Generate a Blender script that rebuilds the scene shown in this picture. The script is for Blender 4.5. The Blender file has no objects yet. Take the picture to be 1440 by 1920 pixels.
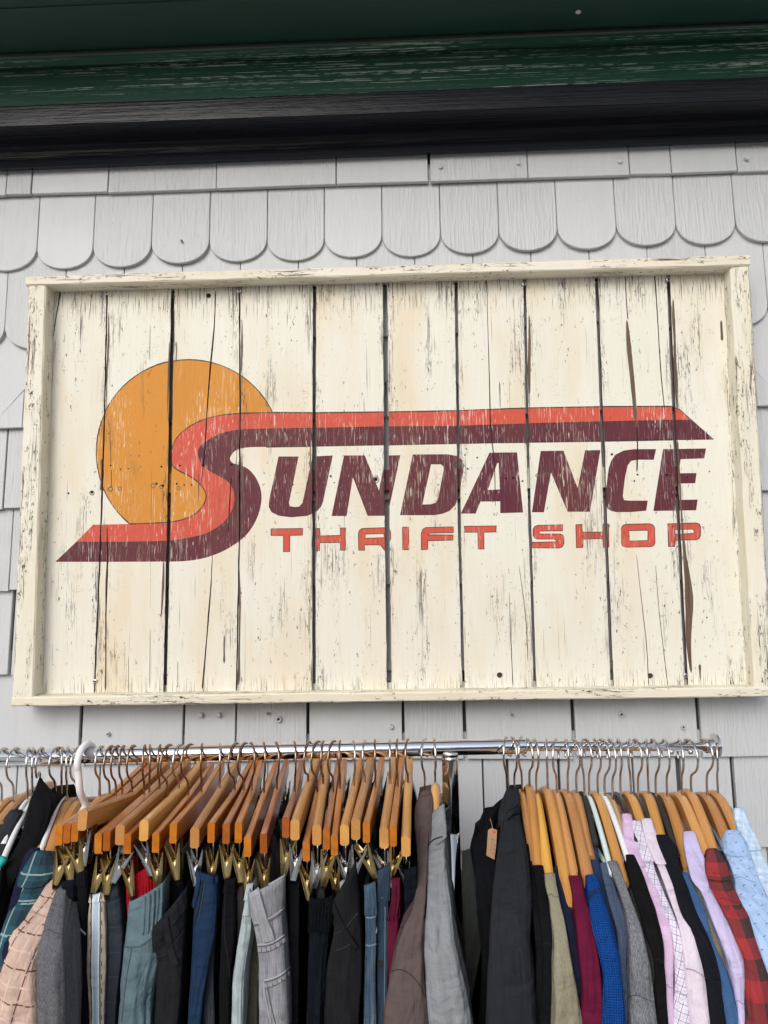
import bpy, bmesh, math, random
from mathutils import Vector, Matrix, noise
from mathutils.geometry import delaunay_2d_cdt
from mathutils.bvhtree import BVHTree

random.seed(7)
SC = bpy.context.scene
COL = SC.collection
R = math.radians

# ------------------------------------------------------------------ camera
F = 1330.0
CAM = Vector((0.039, -1.513, 1.82))
ROT = Matrix.Rotation(R(1.64), 3, 'Z') @ Matrix.Rotation(R(4.53), 3, 'X') @ Matrix.Rotation(R(0.79), 3, 'Y')
cd = bpy.data.cameras.new('camera')
cam = bpy.data.objects.new('camera', cd)
COL.objects.link(cam)
cam.matrix_world = Matrix.Translation(CAM) @ (ROT @ Matrix.Rotation(R(90), 3, 'X')).to_4x4()
cd.sensor_fit = 'VERTICAL'
cd.sensor_height = 24.0
cd.lens = 24.0 * F / 1920.0
cd.clip_start = 0.02
cd.clip_end = 2000
SC.camera = cam

# ------------------------------------------------------------------ light
world = bpy.data.worlds.new('World')
SC.world = world
world.use_nodes = True
wt = world.node_tree
bg = wt.nodes['Background']
sky = wt.nodes.new('ShaderNodeTexSky')
sky.sky_type = 'NISHITA'
sky.sun_disc = False
SUN_EL, SUN_AZ = R(33), R(200)        # azimuth clockwise from +Y
sky.sun_elevation = SUN_EL
sky.sun_rotation = SUN_AZ
sky.air_density = 1.0
sky.dust_density = 2.5
sky.ozone_density = 1.0
hs = wt.nodes.new('ShaderNodeHueSaturation')
hs.inputs['Saturation'].default_value = 0.55
wt.links.new(sky.outputs[0], hs.inputs['Color'])
wt.links.new(hs.outputs[0], bg.inputs['Color'])
bg.inputs['Strength'].default_value = 0.15
sl = bpy.data.lights.new('sun', 'SUN')
sl.energy = 0.75
sl.angle = R(30)
sl.color = (1.0, 0.985, 0.96)
sun = bpy.data.objects.new('sun', sl)
COL.objects.link(sun)
sd = Vector((math.sin(SUN_AZ) * math.cos(SUN_EL), math.cos(SUN_AZ) * math.cos(SUN_EL), math.sin(SUN_EL)))
sun.rotation_euler = sd.to_track_quat('Z', 'Y').to_euler()
sun.location = (0, -4, 6)
SC.view_settings.view_transform = 'Standard'
SC.view_settings.look = 'None'
SC.view_settings.gamma = 1.0
SC.view_settings.exposure = 0.40
SC.view_settings.use_curve_mapping = False
SC.render.engine = 'CYCLES'
SC.cycles.max_bounces = 6
SC.cycles.diffuse_bounces = 3
SC.cycles.glossy_bounces = 4

# ------------------------------------------------------------------ helpers
def ray(px, py):
    return ROT @ Vector(((px - 720) / F, 1.0, -(py - 960) / F))

def U(px, py, Y):
    """point of the plane y = Y seen at photo pixel px, py"""
    d = ray(px, py)
    return CAM + d * ((Y - CAM.y) / d.y)

def lerp(a, b, t):
    return a + (b - a) * t

def interp(tab, x):
    if x <= tab[0][0]:
        return tab[0][1]
    for (a, fa), (b, fb) in zip(tab, tab[1:]):
        if x <= b:
            return lerp(fa, fb, (x - a) / (b - a))
    return tab[-1][1]

def nz(x, y=0.0, z=0.0):
    return noise.noise(Vector((x, y, z)))

class MB:
    """collects faces for one mesh"""
    def __init__(s):
        s.v, s.f, s.uv, s.mi = [], [], [], []

    def add(s, pts, uvs=None, m=0):
        i = len(s.v)
        s.v += [Vector(p) for p in pts]
        s.f.append(list(range(i, i + len(pts))))
        s.uv.append(uvs or [(0, 0)] * len(pts))
        s.mi.append(m)

    def grid(s, rows, closed=False, uv=None, m=0, cap0=False, cap1=False):
        base = len(s.v)
        n = len(rows[0])
        for r in rows:
            s.v += [Vector(p) for p in r]
        k = n if closed else n - 1
        for i in range(len(rows) - 1):
            for j in range(k):
                j2 = (j + 1) % n
                s.f.append([base + i * n + j, base + i * n + j2, base + (i + 1) * n + j2, base + (i + 1) * n + j])
                if uv:
                    a, b = uv[i], uv[i + 1]
                    jj = j + 1
                    s.uv.append([a[j], a[jj], b[jj], b[j]])
                else:
                    s.uv.append([(0, 0)] * 4)
                s.mi.append(m)
        if cap0:
            s.f.append([base + j for j in range(n)][::-1])
            s.uv.append([(uv[0][j] if uv else (0, 0)) for j in range(n)][::-1]); s.mi.append(m)
        if cap1:
            o = base + (len(rows) - 1) * n
            s.f.append([o + j for j in range(n)])
            s.uv.append([(uv[-1][j] if uv else (0, 0)) for j in range(n)]); s.mi.append(m)

    def tube(s, pts, rad, n=8, m=0, caps=True):
        pts = [Vector(p) for p in pts]
        rads = rad if isinstance(rad, (list, tuple)) else [rad] * len(pts)
        rows, uv = [], []
        up = None
        L = 0
        for i, p in enumerate(pts):
            t = (pts[min(i + 1, len(pts) - 1)] - pts[max(i - 1, 0)]).normalized()
            if up is None:
                up = t.orthogonal().normalized()
            up = (up - t * up.dot(t)).normalized()
            b = t.cross(up)
            if i:
                L += (pts[i] - pts[i - 1]).length
            rows.append([p + (up * math.cos(a) + b * math.sin(a)) * rads[i] for a in [2 * math.pi * k / n for k in range(n)]])
            uv.append([(2 * math.pi * rads[i] * k / n, L) for k in range(n + 1)])
        s.grid(rows, closed=True, uv=uv, m=m, cap0=caps, cap1=caps)

    def box(s, c, ax, ay, az, m=0):
        """c centre; ax, ay, az half-axis vectors"""
        P = lambda i, j, k: c + ax * i + ay * j + az * k
        la, lb, lc = ax.length * 2, ay.length * 2, az.length * 2
        s.add([P(-1,-1,-1), P(1,-1,-1), P(1,-1,1), P(-1,-1,1)], [(0,0),(la,0),(la,lc),(0,lc)], m)
        s.add([P(1,1,-1), P(-1,1,-1), P(-1,1,1), P(1,1,1)], [(0,0),(la,0),(la,lc),(0,lc)], m)
        s.add([P(1,-1,-1), P(1,1,-1), P(1,1,1), P(1,-1,1)], [(0,0),(lb,0),(lb,lc),(0,lc)], m)
        s.add([P(-1,1,-1), P(-1,-1,-1), P(-1,-1,1), P(-1,1,1)], [(0,0),(lb,0),(lb,lc),(0,lc)], m)
        s.add([P(-1,-1,1), P(1,-1,1), P(1,1,1), P(-1,1,1)], [(0,0),(la,0),(la,lb),(0,lb)], m)
        s.add([P(-1,1,-1), P(1,1,-1), P(1,-1,-1), P(-1,-1,-1)], [(0,0),(la,0),(la,lb),(0,lb)], m)

    def build(s, name, mats, parent=None, smooth=False, merge=False, attrs=None):
        me = bpy.data.meshes.new(name)
        o = bpy.data.objects.new(name, me)
        org = Vector((0, 0, 0))
        if parent is not None:
            org = parent_origin(parent)
        me.from_pydata([tuple(p - org) for p in s.v], [], s.f)
        ul = me.uv_layers.new(name='UVMap')
        i = 0
        for u in s.uv:
            for c in u:
                ul.data[i].uv = c
                i += 1
        if not isinstance(mats, (list, tuple)):
            mats = [mats]
        for m in mats:
            me.materials.append(m)
        me.polygons.foreach_set('material_index', s.mi)
        me.polygons.foreach_set('use_smooth', [smooth] * len(s.f))
        if attrs:
            for an, (ty, vals) in attrs.items():
                a = me.attributes.new(an, ty, 'FACE')
                for k, v in enumerate(vals):
                    if ty == 'FLOAT_COLOR':
                        a.data[k].color = v
                    else:
                        a.data[k].value = v
        if merge:
            bm = bmesh.new(); bm.from_mesh(me)
            bmesh.ops.remove_doubles(bm, verts=bm.verts, dist=1e-5)
            bm.to_mesh(me); bm.free()
        me.update()
        COL.objects.link(o)
        if parent is not None:
            o.parent = parent
        return o

def parent_origin(p):
    loc = Vector(p.location)
    while p.parent is not None:
        p = p.parent
        loc += Vector(p.location)
    return loc

def thing(name, label, cat, loc=(0, 0, 0), group=None):
    o = bpy.data.objects.new(name, None)
    COL.objects.link(o)
    o.location = loc
    o.empty_display_size = 0.05
    tag(o, label, cat, group)
    return o

def tag(o, label, cat, group=None):
    o['label'] = label
    o['category'] = cat
    if group:
        o['group'] = group

# ------------------------------------------------------------------ materials
class NT:
    def __init__(s, name, rough=0.6, spec=0.4, metallic=0.0):
        s.m = bpy.data.materials.new(name)
        s.m.use_nodes = True
        s.t = s.m.node_tree
        s.b = s.t.nodes['Principled BSDF']
        s.b.inputs['Roughness'].default_value = rough
        s.b.inputs['Specular IOR Level'].default_value = spec
        s.b.inputs['Metallic'].default_value = metallic
        tc = s.t.nodes.new('ShaderNodeTexCoord')
        s.uv = tc.outputs['UV']
        s.ob = tc.outputs['Object']
        s.rnd = s.t.nodes.new('ShaderNodeObjectInfo').outputs['Random']

    def put(s, inp, v):
        if isinstance(v, bpy.types.NodeSocket):
            s.t.links.new(v, inp)
        elif isinstance(v, (tuple, list)):
            n = len(inp.default_value)
            v = tuple(v) + (1.0,) * (n - len(v))
            inp.default_value = v[:n]
        else:
            try:
                inp.default_value = v
            except TypeError:
                inp.default_value = (v,) * len(inp.default_value)

    def math(s, op, a, b=0.0, c=0.0, clamp=False):
        n = s.t.nodes.new('ShaderNodeMath')
        n.operation = op
        n.use_clamp = clamp
        for i, v in enumerate((a, b, c)):
            s.put(n.inputs[i], v)
        return n.outputs[0]

    def vmul(s, v, scale, off=None):
        n = s.t.nodes.new('ShaderNodeMapping')
        s.put(n.inputs['Vector'], v)
        s.put(n.inputs['Scale'], scale)
        if off is not None:
            s.put(n.inputs['Location'], off)
        return n.outputs[0]

    def offs(s, v, k=37.0):
        """shift coordinates by the object's random number"""
        n = s.t.nodes.new('ShaderNodeVectorMath')
        n.operation = 'ADD'
        s.put(n.inputs[0], v)
        c = s.t.nodes.new('ShaderNodeCombineXYZ')
        r = s.math('MULTIPLY', s.rnd, k)
        s.put(c.inputs[0], r); s.put(c.inputs[1], s.math('MULTIPLY', r, 1.7)); s.put(c.inputs[2], r)
        s.put(n.inputs[1], c.outputs[0])
        return n.outputs[0]

    def noise(s, v, scale=1.0, detail=3.0, rough=0.55, dist=0.0):
        n = s.t.nodes.new('ShaderNodeTexNoise')
        s.put(n.inputs['Vector'], v)
        s.put(n.inputs['Scale'], scale); s.put(n.inputs['Detail'], detail)
        s.put(n.inputs['Roughness'], rough); s.put(n.inputs['Distortion'], dist)
        return n.outputs[0]

    def ramp(s, x, a, b, lo=0.0, hi=1.0):
        n = s.t.nodes.new('ShaderNodeMapRange')
        s.put(n.inputs[0], x); s.put(n.inputs[1], a); s.put(n.inputs[2], b)
        s.put(n.inputs[3], lo); s.put(n.inputs[4], hi)
        return n.outputs[0]

    def mix(s, f, a, b, mode='MIX'):
        n = s.t.nodes.new('ShaderNodeMix')
        n.data_type = 'RGBA'
        n.blend_type = mode
        s.put(n.inputs[0], f); s.put(n.inputs[6], a); s.put(n.inputs[7], b)
        return n.outputs[2]

    def sep(s, v):
        n = s.t.nodes.new('ShaderNodeSeparateXYZ')
        s.put(n.inputs[0], v)
        return n.outputs

    def attr(s, name):
        n = s.t.nodes.new('ShaderNodeAttribute')
        n.attribute_name = name
        return n.outputs

    def stripe(s, x, period, width, off=0.0):
        """1 inside stripes of the given width"""
        fr = s.math('FRACT', s.math('ADD', s.math('DIVIDE', x, period), off + 100.0))
        return s.math('LESS_THAN', fr, width / period)

    def bump(s, h, strength=0.3, dist=0.001):
        n = s.t.nodes.new('ShaderNodeBump')
        s.put(n.inputs['Height'], h)
        n.inputs['Strength'].default_value = strength
        n.inputs['Distance'].default_value = dist
        s.t.links.new(n.outputs[0], s.b.inputs['Normal'])

    def color(s, c):
        s.put(s.b.inputs['Base Color'], c)

    def rough(s, r):
        s.put(s.b.inputs['Roughness'], r)

CREAM = (0.735, 0.716, 0.62)
BARE = (0.115, 0.082, 0.058)

def mat_sign():
    """old cream paint on pallet boards with the sign painted on top; uv: u 0..1 across the board, v metres along it"""
    k = NT('weathered_sign_paint', 0.62, 0.3)
    uv = k.sep(k.uv)
    u, v = uv[0], uv[1]
    ob = k.offs(k.ob)
    paint = k.attr('paint')[0]
    kind = k.attr('kind')[2]
    edge = k.math('MULTIPLY', k.math('ABSOLUTE', k.math('SUBTRACT', u, 0.5)), 2.0)
    ends = k.math('ABSOLUTE', k.math('SUBTRACT', v, 0.42))
    # cream: yellowed patches and chalky ones
    big = k.noise(k.vmul(ob, (9, 9, 2.6)), 1.0, 4)
    yel = k.ramp(big, 0.46, 0.72)
    cream = k.mix(k.math('MULTIPLY', yel, 0.62), CREAM, (0.69, 0.54, 0.33))
    big2 = k.noise(k.vmul(ob, (16, 16, 3.5), (4, 0, 9)), 1.0, 3)
    cream = k.mix(k.ramp(big2, 0.52, 0.75, 0, 0.5), cream, (0.79, 0.77, 0.71))
    # streaks along the grain
    st = k.noise(k.vmul(ob, (420, 420, 9)), 1.0, 2, 0.6)
    st2 = k.noise(k.vmul(ob, (900, 900, 26), (3, 2, 1)), 1.0, 2, 0.6)
    cream = k.mix(k.ramp(st, 0.45, 0.8, 0, 0.22), cream, (0.60, 0.50, 0.36))
    # where the coat is worn off
    zone = k.noise(k.vmul(ob, (26, 26, 5), (7, 3, 1)), 1.0, 3)
    zone = k.math('ADD', zone, k.ramp(edge, 0.72, 1.02, 0, 0.17))
    zone = k.math('ADD', zone, k.ramp(ends, 0.36, 0.43, 0, 0.06))
    fine = k.noise(k.vmul(ob, (520, 520, 60), (9, 1, 4)), 1.0, 3, 0.65)
    worn = k.math('MULTIPLY', k.ramp(zone, 0.585, 0.72), k.ramp(k.math('MAXIMUM', st, fine), 0.56, 0.62))
    # saw marks and little chips
    chip = k.math('MULTIPLY', k.ramp(k.noise(k.vmul(ob, (170, 170, 70), (2, 8, 5)), 1.0, 4, 0.7), 0.64, 0.665), k.ramp(zone, 0.40, 0.56))
    saw = k.math('MULTIPLY', k.ramp(k.noise(k.vmul(ob, (60, 60, 900), (1, 5, 2)), 1.0, 2), 0.66, 0.70), k.ramp(k.noise(k.vmul(ob, (18, 18, 7), (2, 6, 8)), 1.0, 2), 0.60, 0.70))
    worn = k.math('MAXIMUM', worn, k.math('MAXIMUM', chip, k.math('MULTIPLY', saw, 0.7)))
    tick = k.math('MULTIPLY', k.ramp(k.noise(k.vmul(ob, (620, 620, 16), (8, 3, 7)), 1.0, 2), 0.60, 0.64), k.ramp(ends, 0.372, 0.415))
    hair = k.math('MULTIPLY', k.ramp(k.noise(k.vmul(ob, (560, 560, 3.5), (3, 9, 2)), 1.0, 1), 0.735, 0.755), k.ramp(k.noise(k.vmul(ob, (40, 40, 9), (1, 1, 5)), 1.0, 2), 0.44, 0.6))
    worn = k.math('MAXIMUM', worn, k.math('MAXIMUM', tick, hair))
    # the art layer is thinner: scraped to the cream below
    isart = k.math('GREATER_THAN', kind, 0.5)
    isbare = k.math('GREATER_THAN', kind, 1.5)
    azone = k.noise(k.vmul(ob, (13, 13, 4), (5, 5, 3)), 1.0, 3)
    scr = k.math('MULTIPLY', k.ramp(azone, 0.42, 0.62, 0.08, 1.0), k.ramp(k.math('MAXIMUM', k.noise(k.vmul(ob, (430, 430, 20), (2, 2, 8)), 1.0, 2, 0.6), k.math('SUBTRACT', st2, 0.03)), 0.60, 0.68))
    dab = k.math('MULTIPLY', k.ramp(k.noise(k.vmul(ob, (300, 300, 40), (6, 6, 6)), 1.0, 3), 0.63, 0.70), k.ramp(azone, 0.4, 0.6))
    scr = k.math('MAXIMUM', k.math('MULTIPLY', scr, 0.62), k.math('MULTIPLY', dab, 0.9))
    art = k.mix(k.ramp(big, 0.35, 0.7, 0, 0.25), paint, k.mix(0.5, paint, (0.30, 0.12, 0.06)))
    base = k.mix(isart, cream, k.mix(scr, art, cream))
    wood = k.mix(k.ramp(st, 0.35, 0.65), (0.045, 0.034, 0.027), (0.13, 0.10, 0.08))
    base = k.mix(worn, base, wood)
    barec = k.mix(k.ramp(st, 0.35, 0.7), (0.16, 0.105, 0.07), (0.07, 0.047, 0.034))
    base = k.mix(isbare, base, barec)
    k.color(base)
    h = k.math('ADD', k.math('MULTIPLY', st, 0.5), k.math('MULTIPLY', worn, -0.6))
    h = k.math('ADD', h, k.math('MULTIPLY', fine, 0.25))
    k.bump(h, 0.45, 0.0012)
    return k.m

def mat_frame():
    """cream paint on rough timber; uv metres, v along the grain"""
    k = NT('weathered_frame_paint', 0.6, 0.3)
    uvv = k.offs(k.uv, 3.0)
    big = k.noise(k.vmul(uvv, (20, 3, 1)), 1.0, 4)
    st = k.noise(k.vmul(uvv, (330, 8, 1)), 1.0, 3, 0.6)
    fine = k.noise(k.vmul(uvv, (420, 50, 1), (3, 1, 0)), 1.0, 3, 0.7)
    cream = k.mix(k.ramp(big, 0.4, 0.7, 0, 0.6), (0.75, 0.715, 0.60), (0.68, 0.595, 0.42))
    zone = k.noise(k.vmul(uvv, (45, 7, 1), (4, 2, 0)), 1.0, 4)
    worn = k.math('MULTIPLY', k.ramp(zone, 0.48, 0.60), k.ramp(k.math('MAXIMUM', st, fine), 0.57, 0.62))
    chip = k.math('MULTIPLY', k.ramp(k.noise(k.vmul(uvv, (140, 60, 1), (7, 2, 0)), 1.0, 4, 0.7), 0.60, 0.62), k.ramp(zone, 0.43, 0.53))
    worn = k.math('MAXIMUM', worn, chip)
    base = k.mix(worn, cream, k.mix(st, (0.04, 0.03, 0.024), (0.14, 0.10, 0.075)))
    k.color(base)
    k.bump(k.math('ADD', k.math('MULTIPLY', st, 0.8), k.math('MULTIPLY', worn, -0.7)), 0.6, 0.0015)
    return k.m

def mat_shingle():
    k = NT('grey_shingle_paint', 0.5, 0.4)
    ob = k.offs(k.ob)
    st = k.noise(k.vmul(ob, (150, 150, 9)), 1.0, 3, 0.6)
    # combed ridges, a bit slanted
    mp = k.t.nodes.new('ShaderNodeMapping')
    k.put(mp.inputs['Vector'], ob)
    mp.inputs['Rotation'].default_value = (0, R(-14), 0)
    mp.inputs['Scale'].default_value = (190, 190, 10)
    comb = k.noise(mp.outputs[0], 1.0, 2, 0.5, 0.3)
    sel = k.ramp(k.rnd, 0.25, 0.8)
    big = k.noise(k.vmul(ob, (5, 5, 5)), 1.0, 4)
    fine = k.noise(ob, 260.0, 3, 0.6)
    c = k.mix(k.ramp(big, 0.3, 0.7), (0.50, 0.512, 0.525), (0.55, 0.556, 0.56))
    c = k.mix(k.ramp(k.rnd, 0, 1, 0, 0.55), c, (0.46, 0.468, 0.48))
    drip = k.noise(k.vmul(ob, (45, 45, 4), (3, 3, 3)), 1.0, 4, 0.6)
    c = k.mix(k.ramp(drip, 0.5, 0.8, 0, 0.35), c, (0.42, 0.42, 0.42))
    dirt = k.math('MULTIPLY', k.ramp(k.noise(k.vmul(ob, (120, 120, 60)), 1.0, 4, 0.7), 0.70, 0.74), 0.5)
    c = k.mix(dirt, c, (0.25, 0.25, 0.25))
    k.color(c)
    k.rough(k.ramp(fine, 0.3, 0.7, 0.42, 0.6))
    h = k.math('ADD', k.math('MULTIPLY', k.math('MULTIPLY', comb, sel), 1.1), k.math('MULTIPLY', st, 0.35))
    h = k.math('ADD', h, k.math('MULTIPLY', fine, 0.15))
    k.bump(h, 0.8, 0.003)
    return k.m

def mat_paint(name, c, c2, rough, grain=0.0, spec=0.5, cracks=None, bump=0.4):
    """gloss paint on a long board; uv metres, v along"""
    k = NT(name, rough, spec)
    uvv = k.offs(k.uv, 3.0)
    big = k.noise(k.vmul(uvv, (14, 2.5, 1)), 1.0, 3)
    st = k.noise(k.vmul(uvv, (260, 5, 1)), 1.0, 3, 0.55, 0.4)
    base = k.mix(k.ramp(big, 0.3, 0.7), c, c2)
    h = k.math('ADD', k.math('MULTIPLY', st, 0.7), k.math('MULTIPLY', k.noise(k.vmul(uvv, (120, 40, 1)), 1.0, 3), 0.5))
    if cracks:
        # chalky open grain, in long lines that thin out
        wob = k.noise(k.vmul(uvv, (9, 3.0, 1), (2, 0, 0)), 1.0, 2)
        ln = k.noise(k.vmul(uvv, (390, 1.6, 1), (5, 0, 0)), 1.0, 1.5, 0.5, 0.7)
        br = k.noise(k.vmul(uvv, (300, 38, 1), (1, 7, 0)), 1.0, 2)
        zone = k.ramp(k.noise(k.vmul(uvv, (15, 1.6, 1), (3, 3, 0)), 1.0, 2), 0.37, 0.54)
        m = k.math('MULTIPLY', k.math('MULTIPLY', k.ramp(ln, 0.56, 0.60), k.ramp(br, 0.42, 0.55)), zone)
        base = k.mix(k.math('MULTIPLY', m, 0.92), base, cracks)
        h = k.math('SUBTRACT', h, k.math('MULTIPLY', m, 0.8))
    k.color(base)
    k.rough(k.ramp(big, 0.3, 0.7, rough * 0.85, rough * 1.25))
    k.bump(h, bump, 0.0012)
    return k.m

def mat_simple(name, c, rough=0.5, metallic=0.0, spec=0.5, vary=0.15, bump=0.0, scale=60):
    k = NT(name, rough, spec, metallic)
    n = k.noise(k.offs(k.ob), scale, 4)
    k.color(k.mix(k.ramp(n, 0.3, 0.7, 0, vary), c, tuple(x * 0.55 for x in c)))
    k.rough(k.ramp(n, 0.3, 0.7, rough * 0.85, min(1, rough * 1.2)))
    if bump:
        k.bump(n, bump, 0.001)
    return k.m

def mat_wood(name, c1, c2, rough=0.3, spec=0.5, dark=None, coat=0.0):
    """varnished hanger wood; uv metres, v along the grain"""
    k = NT(name, rough, spec)
    uvv = k.offs(k.uv, 3.0)
    g = k.noise(k.vmul(uvv, (160, 9, 1)), 1.0, 4, 0.6, 0.6)
    b = k.noise(k.vmul(uvv, (30, 5, 1)), 1.0, 3)
    pores = k.ramp(k.noise(k.vmul(uvv, (700, 60, 1)), 1.0, 2), 0.62, 0.72)
    c = k.mix(k.ramp(g, 0.3, 0.7), c1, c2)
    c = k.mix(k.ramp(b, 0.4, 0.75, 0, 0.45), c, dark or tuple(x * 0.5 for x in c1))
    c = k.mix(k.math('MULTIPLY', pores, 0.35), c, tuple(x * 0.4 for x in c1))
    # each hanger a little different
    hsv = k.t.nodes.new('ShaderNodeHueSaturation')
    k.put(hsv.inputs['Color'], c)
    k.put(hsv.inputs['Value'], k.ramp(k.rnd, 0, 1, 0.70, 1.15))
    k.put(hsv.inputs['Hue'], k.ramp(k.rnd, 0, 1, 0.492, 0.506))
    k.color(hsv.outputs[0])
    if coat:
        k.b.inputs['Coat Weight'].default_value = coat
        k.b.inputs['Coat Roughness'].default_value = 0.12
    k.bump(g, 0.12, 0.0006)
    return k.m

rg0 = random.Random(21)
def mat_fabric(name, c, kind='plain', c2=None, c3=None, rough=0.9, p=None):
    """cloth; uv in metres: u round the garment from its front fold, v down it"""
    k = NT(name, rough, 0.06)
    uv = k.uv
    s = k.sep(uv)
    u, v = s[0], s[1]
    fine = k.noise(uv, 1300.0, 2, 0.6)
    mid = k.noise(uv, 60.0, 3)
    big = k.noise(uv, 11.0, 3)
    dk = tuple(x * 0.72 for x in c)
    lt = tuple(min(1, x * 1.18) for x in c)
    base = k.mix(k.ramp(mid, 0.3, 0.7), dk, c)
    base = k.mix(k.ramp(fine, 0.35, 0.7, 0, 0.5), base, lt)
    h = fine
    bs, bd = 0.35, 0.0006
    if kind == 'heather':
        sp = k.noise(k.vmul(uv, (900, 260, 1)), 1.0, 2, 0.7)
        base = k.mix(k.ramp(sp, 0.38, 0.62), c, c2)
        base = k.mix(k.ramp(big, 0.3, 0.7, 0, 0.25), base, dk)
    elif kind == 'twill':
        w = k.math('SINE', k.math('MULTIPLY', k.math('ADD', u, k.math('MULTIPLY', v, 0.7)), 3500.0))
        base = k.mix(k.ramp(w, -1, 1, 0, 0.35), base, dk)
        cs = k.noise(k.vmul(uv, (800, 30, 1)), 1.0, 2)
        ch = k.noise(k.vmul(uv, (30, 800, 1)), 1.0, 2)
        base = k.mix(k.ramp(k.math('ADD', cs, ch), 0.8, 1.2, 0, 0.28), base, c2 or lt)
        h = w
        bs = 0.15
    elif kind == 'denim':
        cs = k.noise(k.vmul(uv, (1100, 35, 1)), 1.0, 2, 0.65)
        ch = k.noise(k.vmul(uv, (60, 1100, 1)), 1.0, 2, 0.6)
        wear = k.noise(k.vmul(uv, (35, 9, 1)), 1.0, 4)
        base = k.mix(k.ramp(k.math('ADD', cs, k.math('MULTIPLY', ch, 0.3)), 0.52, 0.82), c, c2)
        base = k.mix(k.ramp(wear, 0.42, 0.72, 0, 0.65), base, c3 or c2)
        h = k.math('ADD', cs, k.math('MULTIPLY', mid, 0.6))
        bs, bd = 0.5, 0.0009
    elif kind == 'rib':
        w = k.math('SINE', k.math('MULTIPLY', u, 2 * math.pi / (p or 0.004)))
        base = k.mix(k.ramp(w, -1, 1, 0, 0.5), base, dk)
        h = w
        bs, bd = 0.6, 0.0012
    elif kind == 'waffle':
        w = k.math('SINE', k.math('MULTIPLY', u, 2 * math.pi / 0.0026))
        w2 = k.math('SINE', k.math('MULTIPLY', v, 2 * math.pi / 0.0026))
        ww = k.math('MAXIMUM', w, w2)
        base = k.mix(k.ramp(ww, -0.6, 1, 0.75, 0), base, dk)
        h = ww
        bs, bd = 0.8, 0.0012
    elif kind == 'windowpane':
        a = k.math('ADD', u, k.math('MULTIPLY', v, 0.28))
        b = k.math('SUBTRACT', v, k.math('MULTIPLY', u, 0.25))
        dash = k.math('MULTIPLY', k.stripe(v, 0.0135, 0.0112), 1.0)
        dash2 = k.stripe(u, 0.0135, 0.0112)
        l1 = k.math('MULTIPLY', k.stripe(a, 0.034, 0.0016), dash)
        l2 = k.math('MULTIPLY', k.stripe(b, 0.036, 0.0016), dash2)
        base = k.mix(k.math('MAXIMUM', l1, l2), base, c2)
        w2 = k.math('MAXIMUM', k.stripe(a, 0.034, 0.002, 0.5), k.stripe(b, 0.036, 0.002, 0.5))
        base = k.mix(k.math('MULTIPLY', w2, 0.3), base, (0.8, 0.62, 0.6))
    elif kind == 'plaid':
        pu, pv = p or (0.05, 0.05)
        tw = k.stripe(k.math('ADD', u, v), 0.0016, 0.0008)
        h1 = k.stripe(u, pu, pu * 0.5)
        h2 = k.stripe(v, pv, pv * 0.5)
        base = k.mix(k.math('MULTIPLY', k.math('ADD', h1, h2), 0.5), c, c2)
        both = k.math('MULTIPLY', h1, h2)
        base = k.mix(k.math('MULTIPLY', both, 0.8), base, c2)
        if c3:
            l1 = k.stripe(u, pu, pu * 0.05, 0.27)
            l2 = k.stripe(v, pv, pv * 0.06, 0.27)
            base = k.mix(k.math('MULTIPLY', k.math('MAXIMUM', l1, l2), 0.85), base, c3)
        base = k.mix(k.math('MULTIPLY', tw, 0.18), base, dk)
        base = k.mix(k.ramp(fine, 0.4, 0.7, 0, 0.15), base, (0.3, 0.3, 0.3))
    elif kind == 'grid':
        pu, wd = p or (0.011, 0.0012)
        a = k.math('ADD', u, k.math('MULTIPLY', v, 0.35))
        b = k.math('SUBTRACT', v, k.math('MULTIPLY', u, 0.35))
        l = k.math('MAXIMUM', k.stripe(a, pu, wd), k.stripe(b, pu, wd))
        base = k.mix(l, base, c2)
        l = k.math('MAXIMUM', k.stripe(a, pu, wd, 0.5), k.stripe(b, pu, wd, 0.5))
        base = k.mix(k.math('MULTIPLY', l, 0.6), base, c3 or c2)
    elif kind == 'gingham':
        pu = p or 0.012
        a = k.math('ADD', u, k.math('MULTIPLY', v, 0.3))
        b = k.math('SUBTRACT', v, k.math('MULTIPLY', u, 0.3))
        l = k.math('MULTIPLY', k.math('ADD', k.stripe(a, pu, pu * 0.45), k.stripe(b, pu, pu * 0.45)), 0.5)
        base = k.mix(l, base, c2)
    elif kind == 'dots':
        pu = p or 0.021
        a = k.math('ADD', k.math('DIVIDE', u, pu), 50.0)
        b = k.math('ADD', k.math('DIVIDE', v, pu), 50.0)
        row = k.math('FLOOR', b)
        a = k.math('ADD', a, k.math('MULTIPLY', k.math('MODULO', row, 2.0), 0.5))
        fa = k.math('SUBTRACT', k.math('FRACT', a), 0.5)
        fb = k.math('SUBTRACT', k.math('FRACT', b), 0.5)
        # little bow: two blobs side by side
        ax = k.math('SUBTRACT', k.math('ABSOLUTE', fa), 0.06)
        d = k.math('ADD', k.math('ABSOLUTE', ax), k.math('ABSOLUTE', k.math('ADD', fb, k.math('MULTIPLY', fa, 0.5))))
        base = k.mix(k.math('LESS_THAN', d, 0.062), base, c2)
    elif kind == 'mesh':
        w = k.math('SINE', k.math('MULTIPLY', u, 2 * math.pi / 0.0032))
        w2 = k.math('SINE', k.math('MULTIPLY', v, 2 * math.pi / 0.0032))
        ww = k.math('MULTIPLY', w, w2)
        base = k.mix(k.ramp(ww, -0.3, 0.6), c, c2)
        h = ww
    elif kind == 'sidestripe':
        # pale track stripe down the front fold
        au = k.math('ABSOLUTE', u)
        base = k.mix(k.stripe(v, 0.016, 0.006), base, k.mix(k.stripe(u, 0.007, 0.0012), base, (0.08, 0.07, 0.06)))
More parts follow.
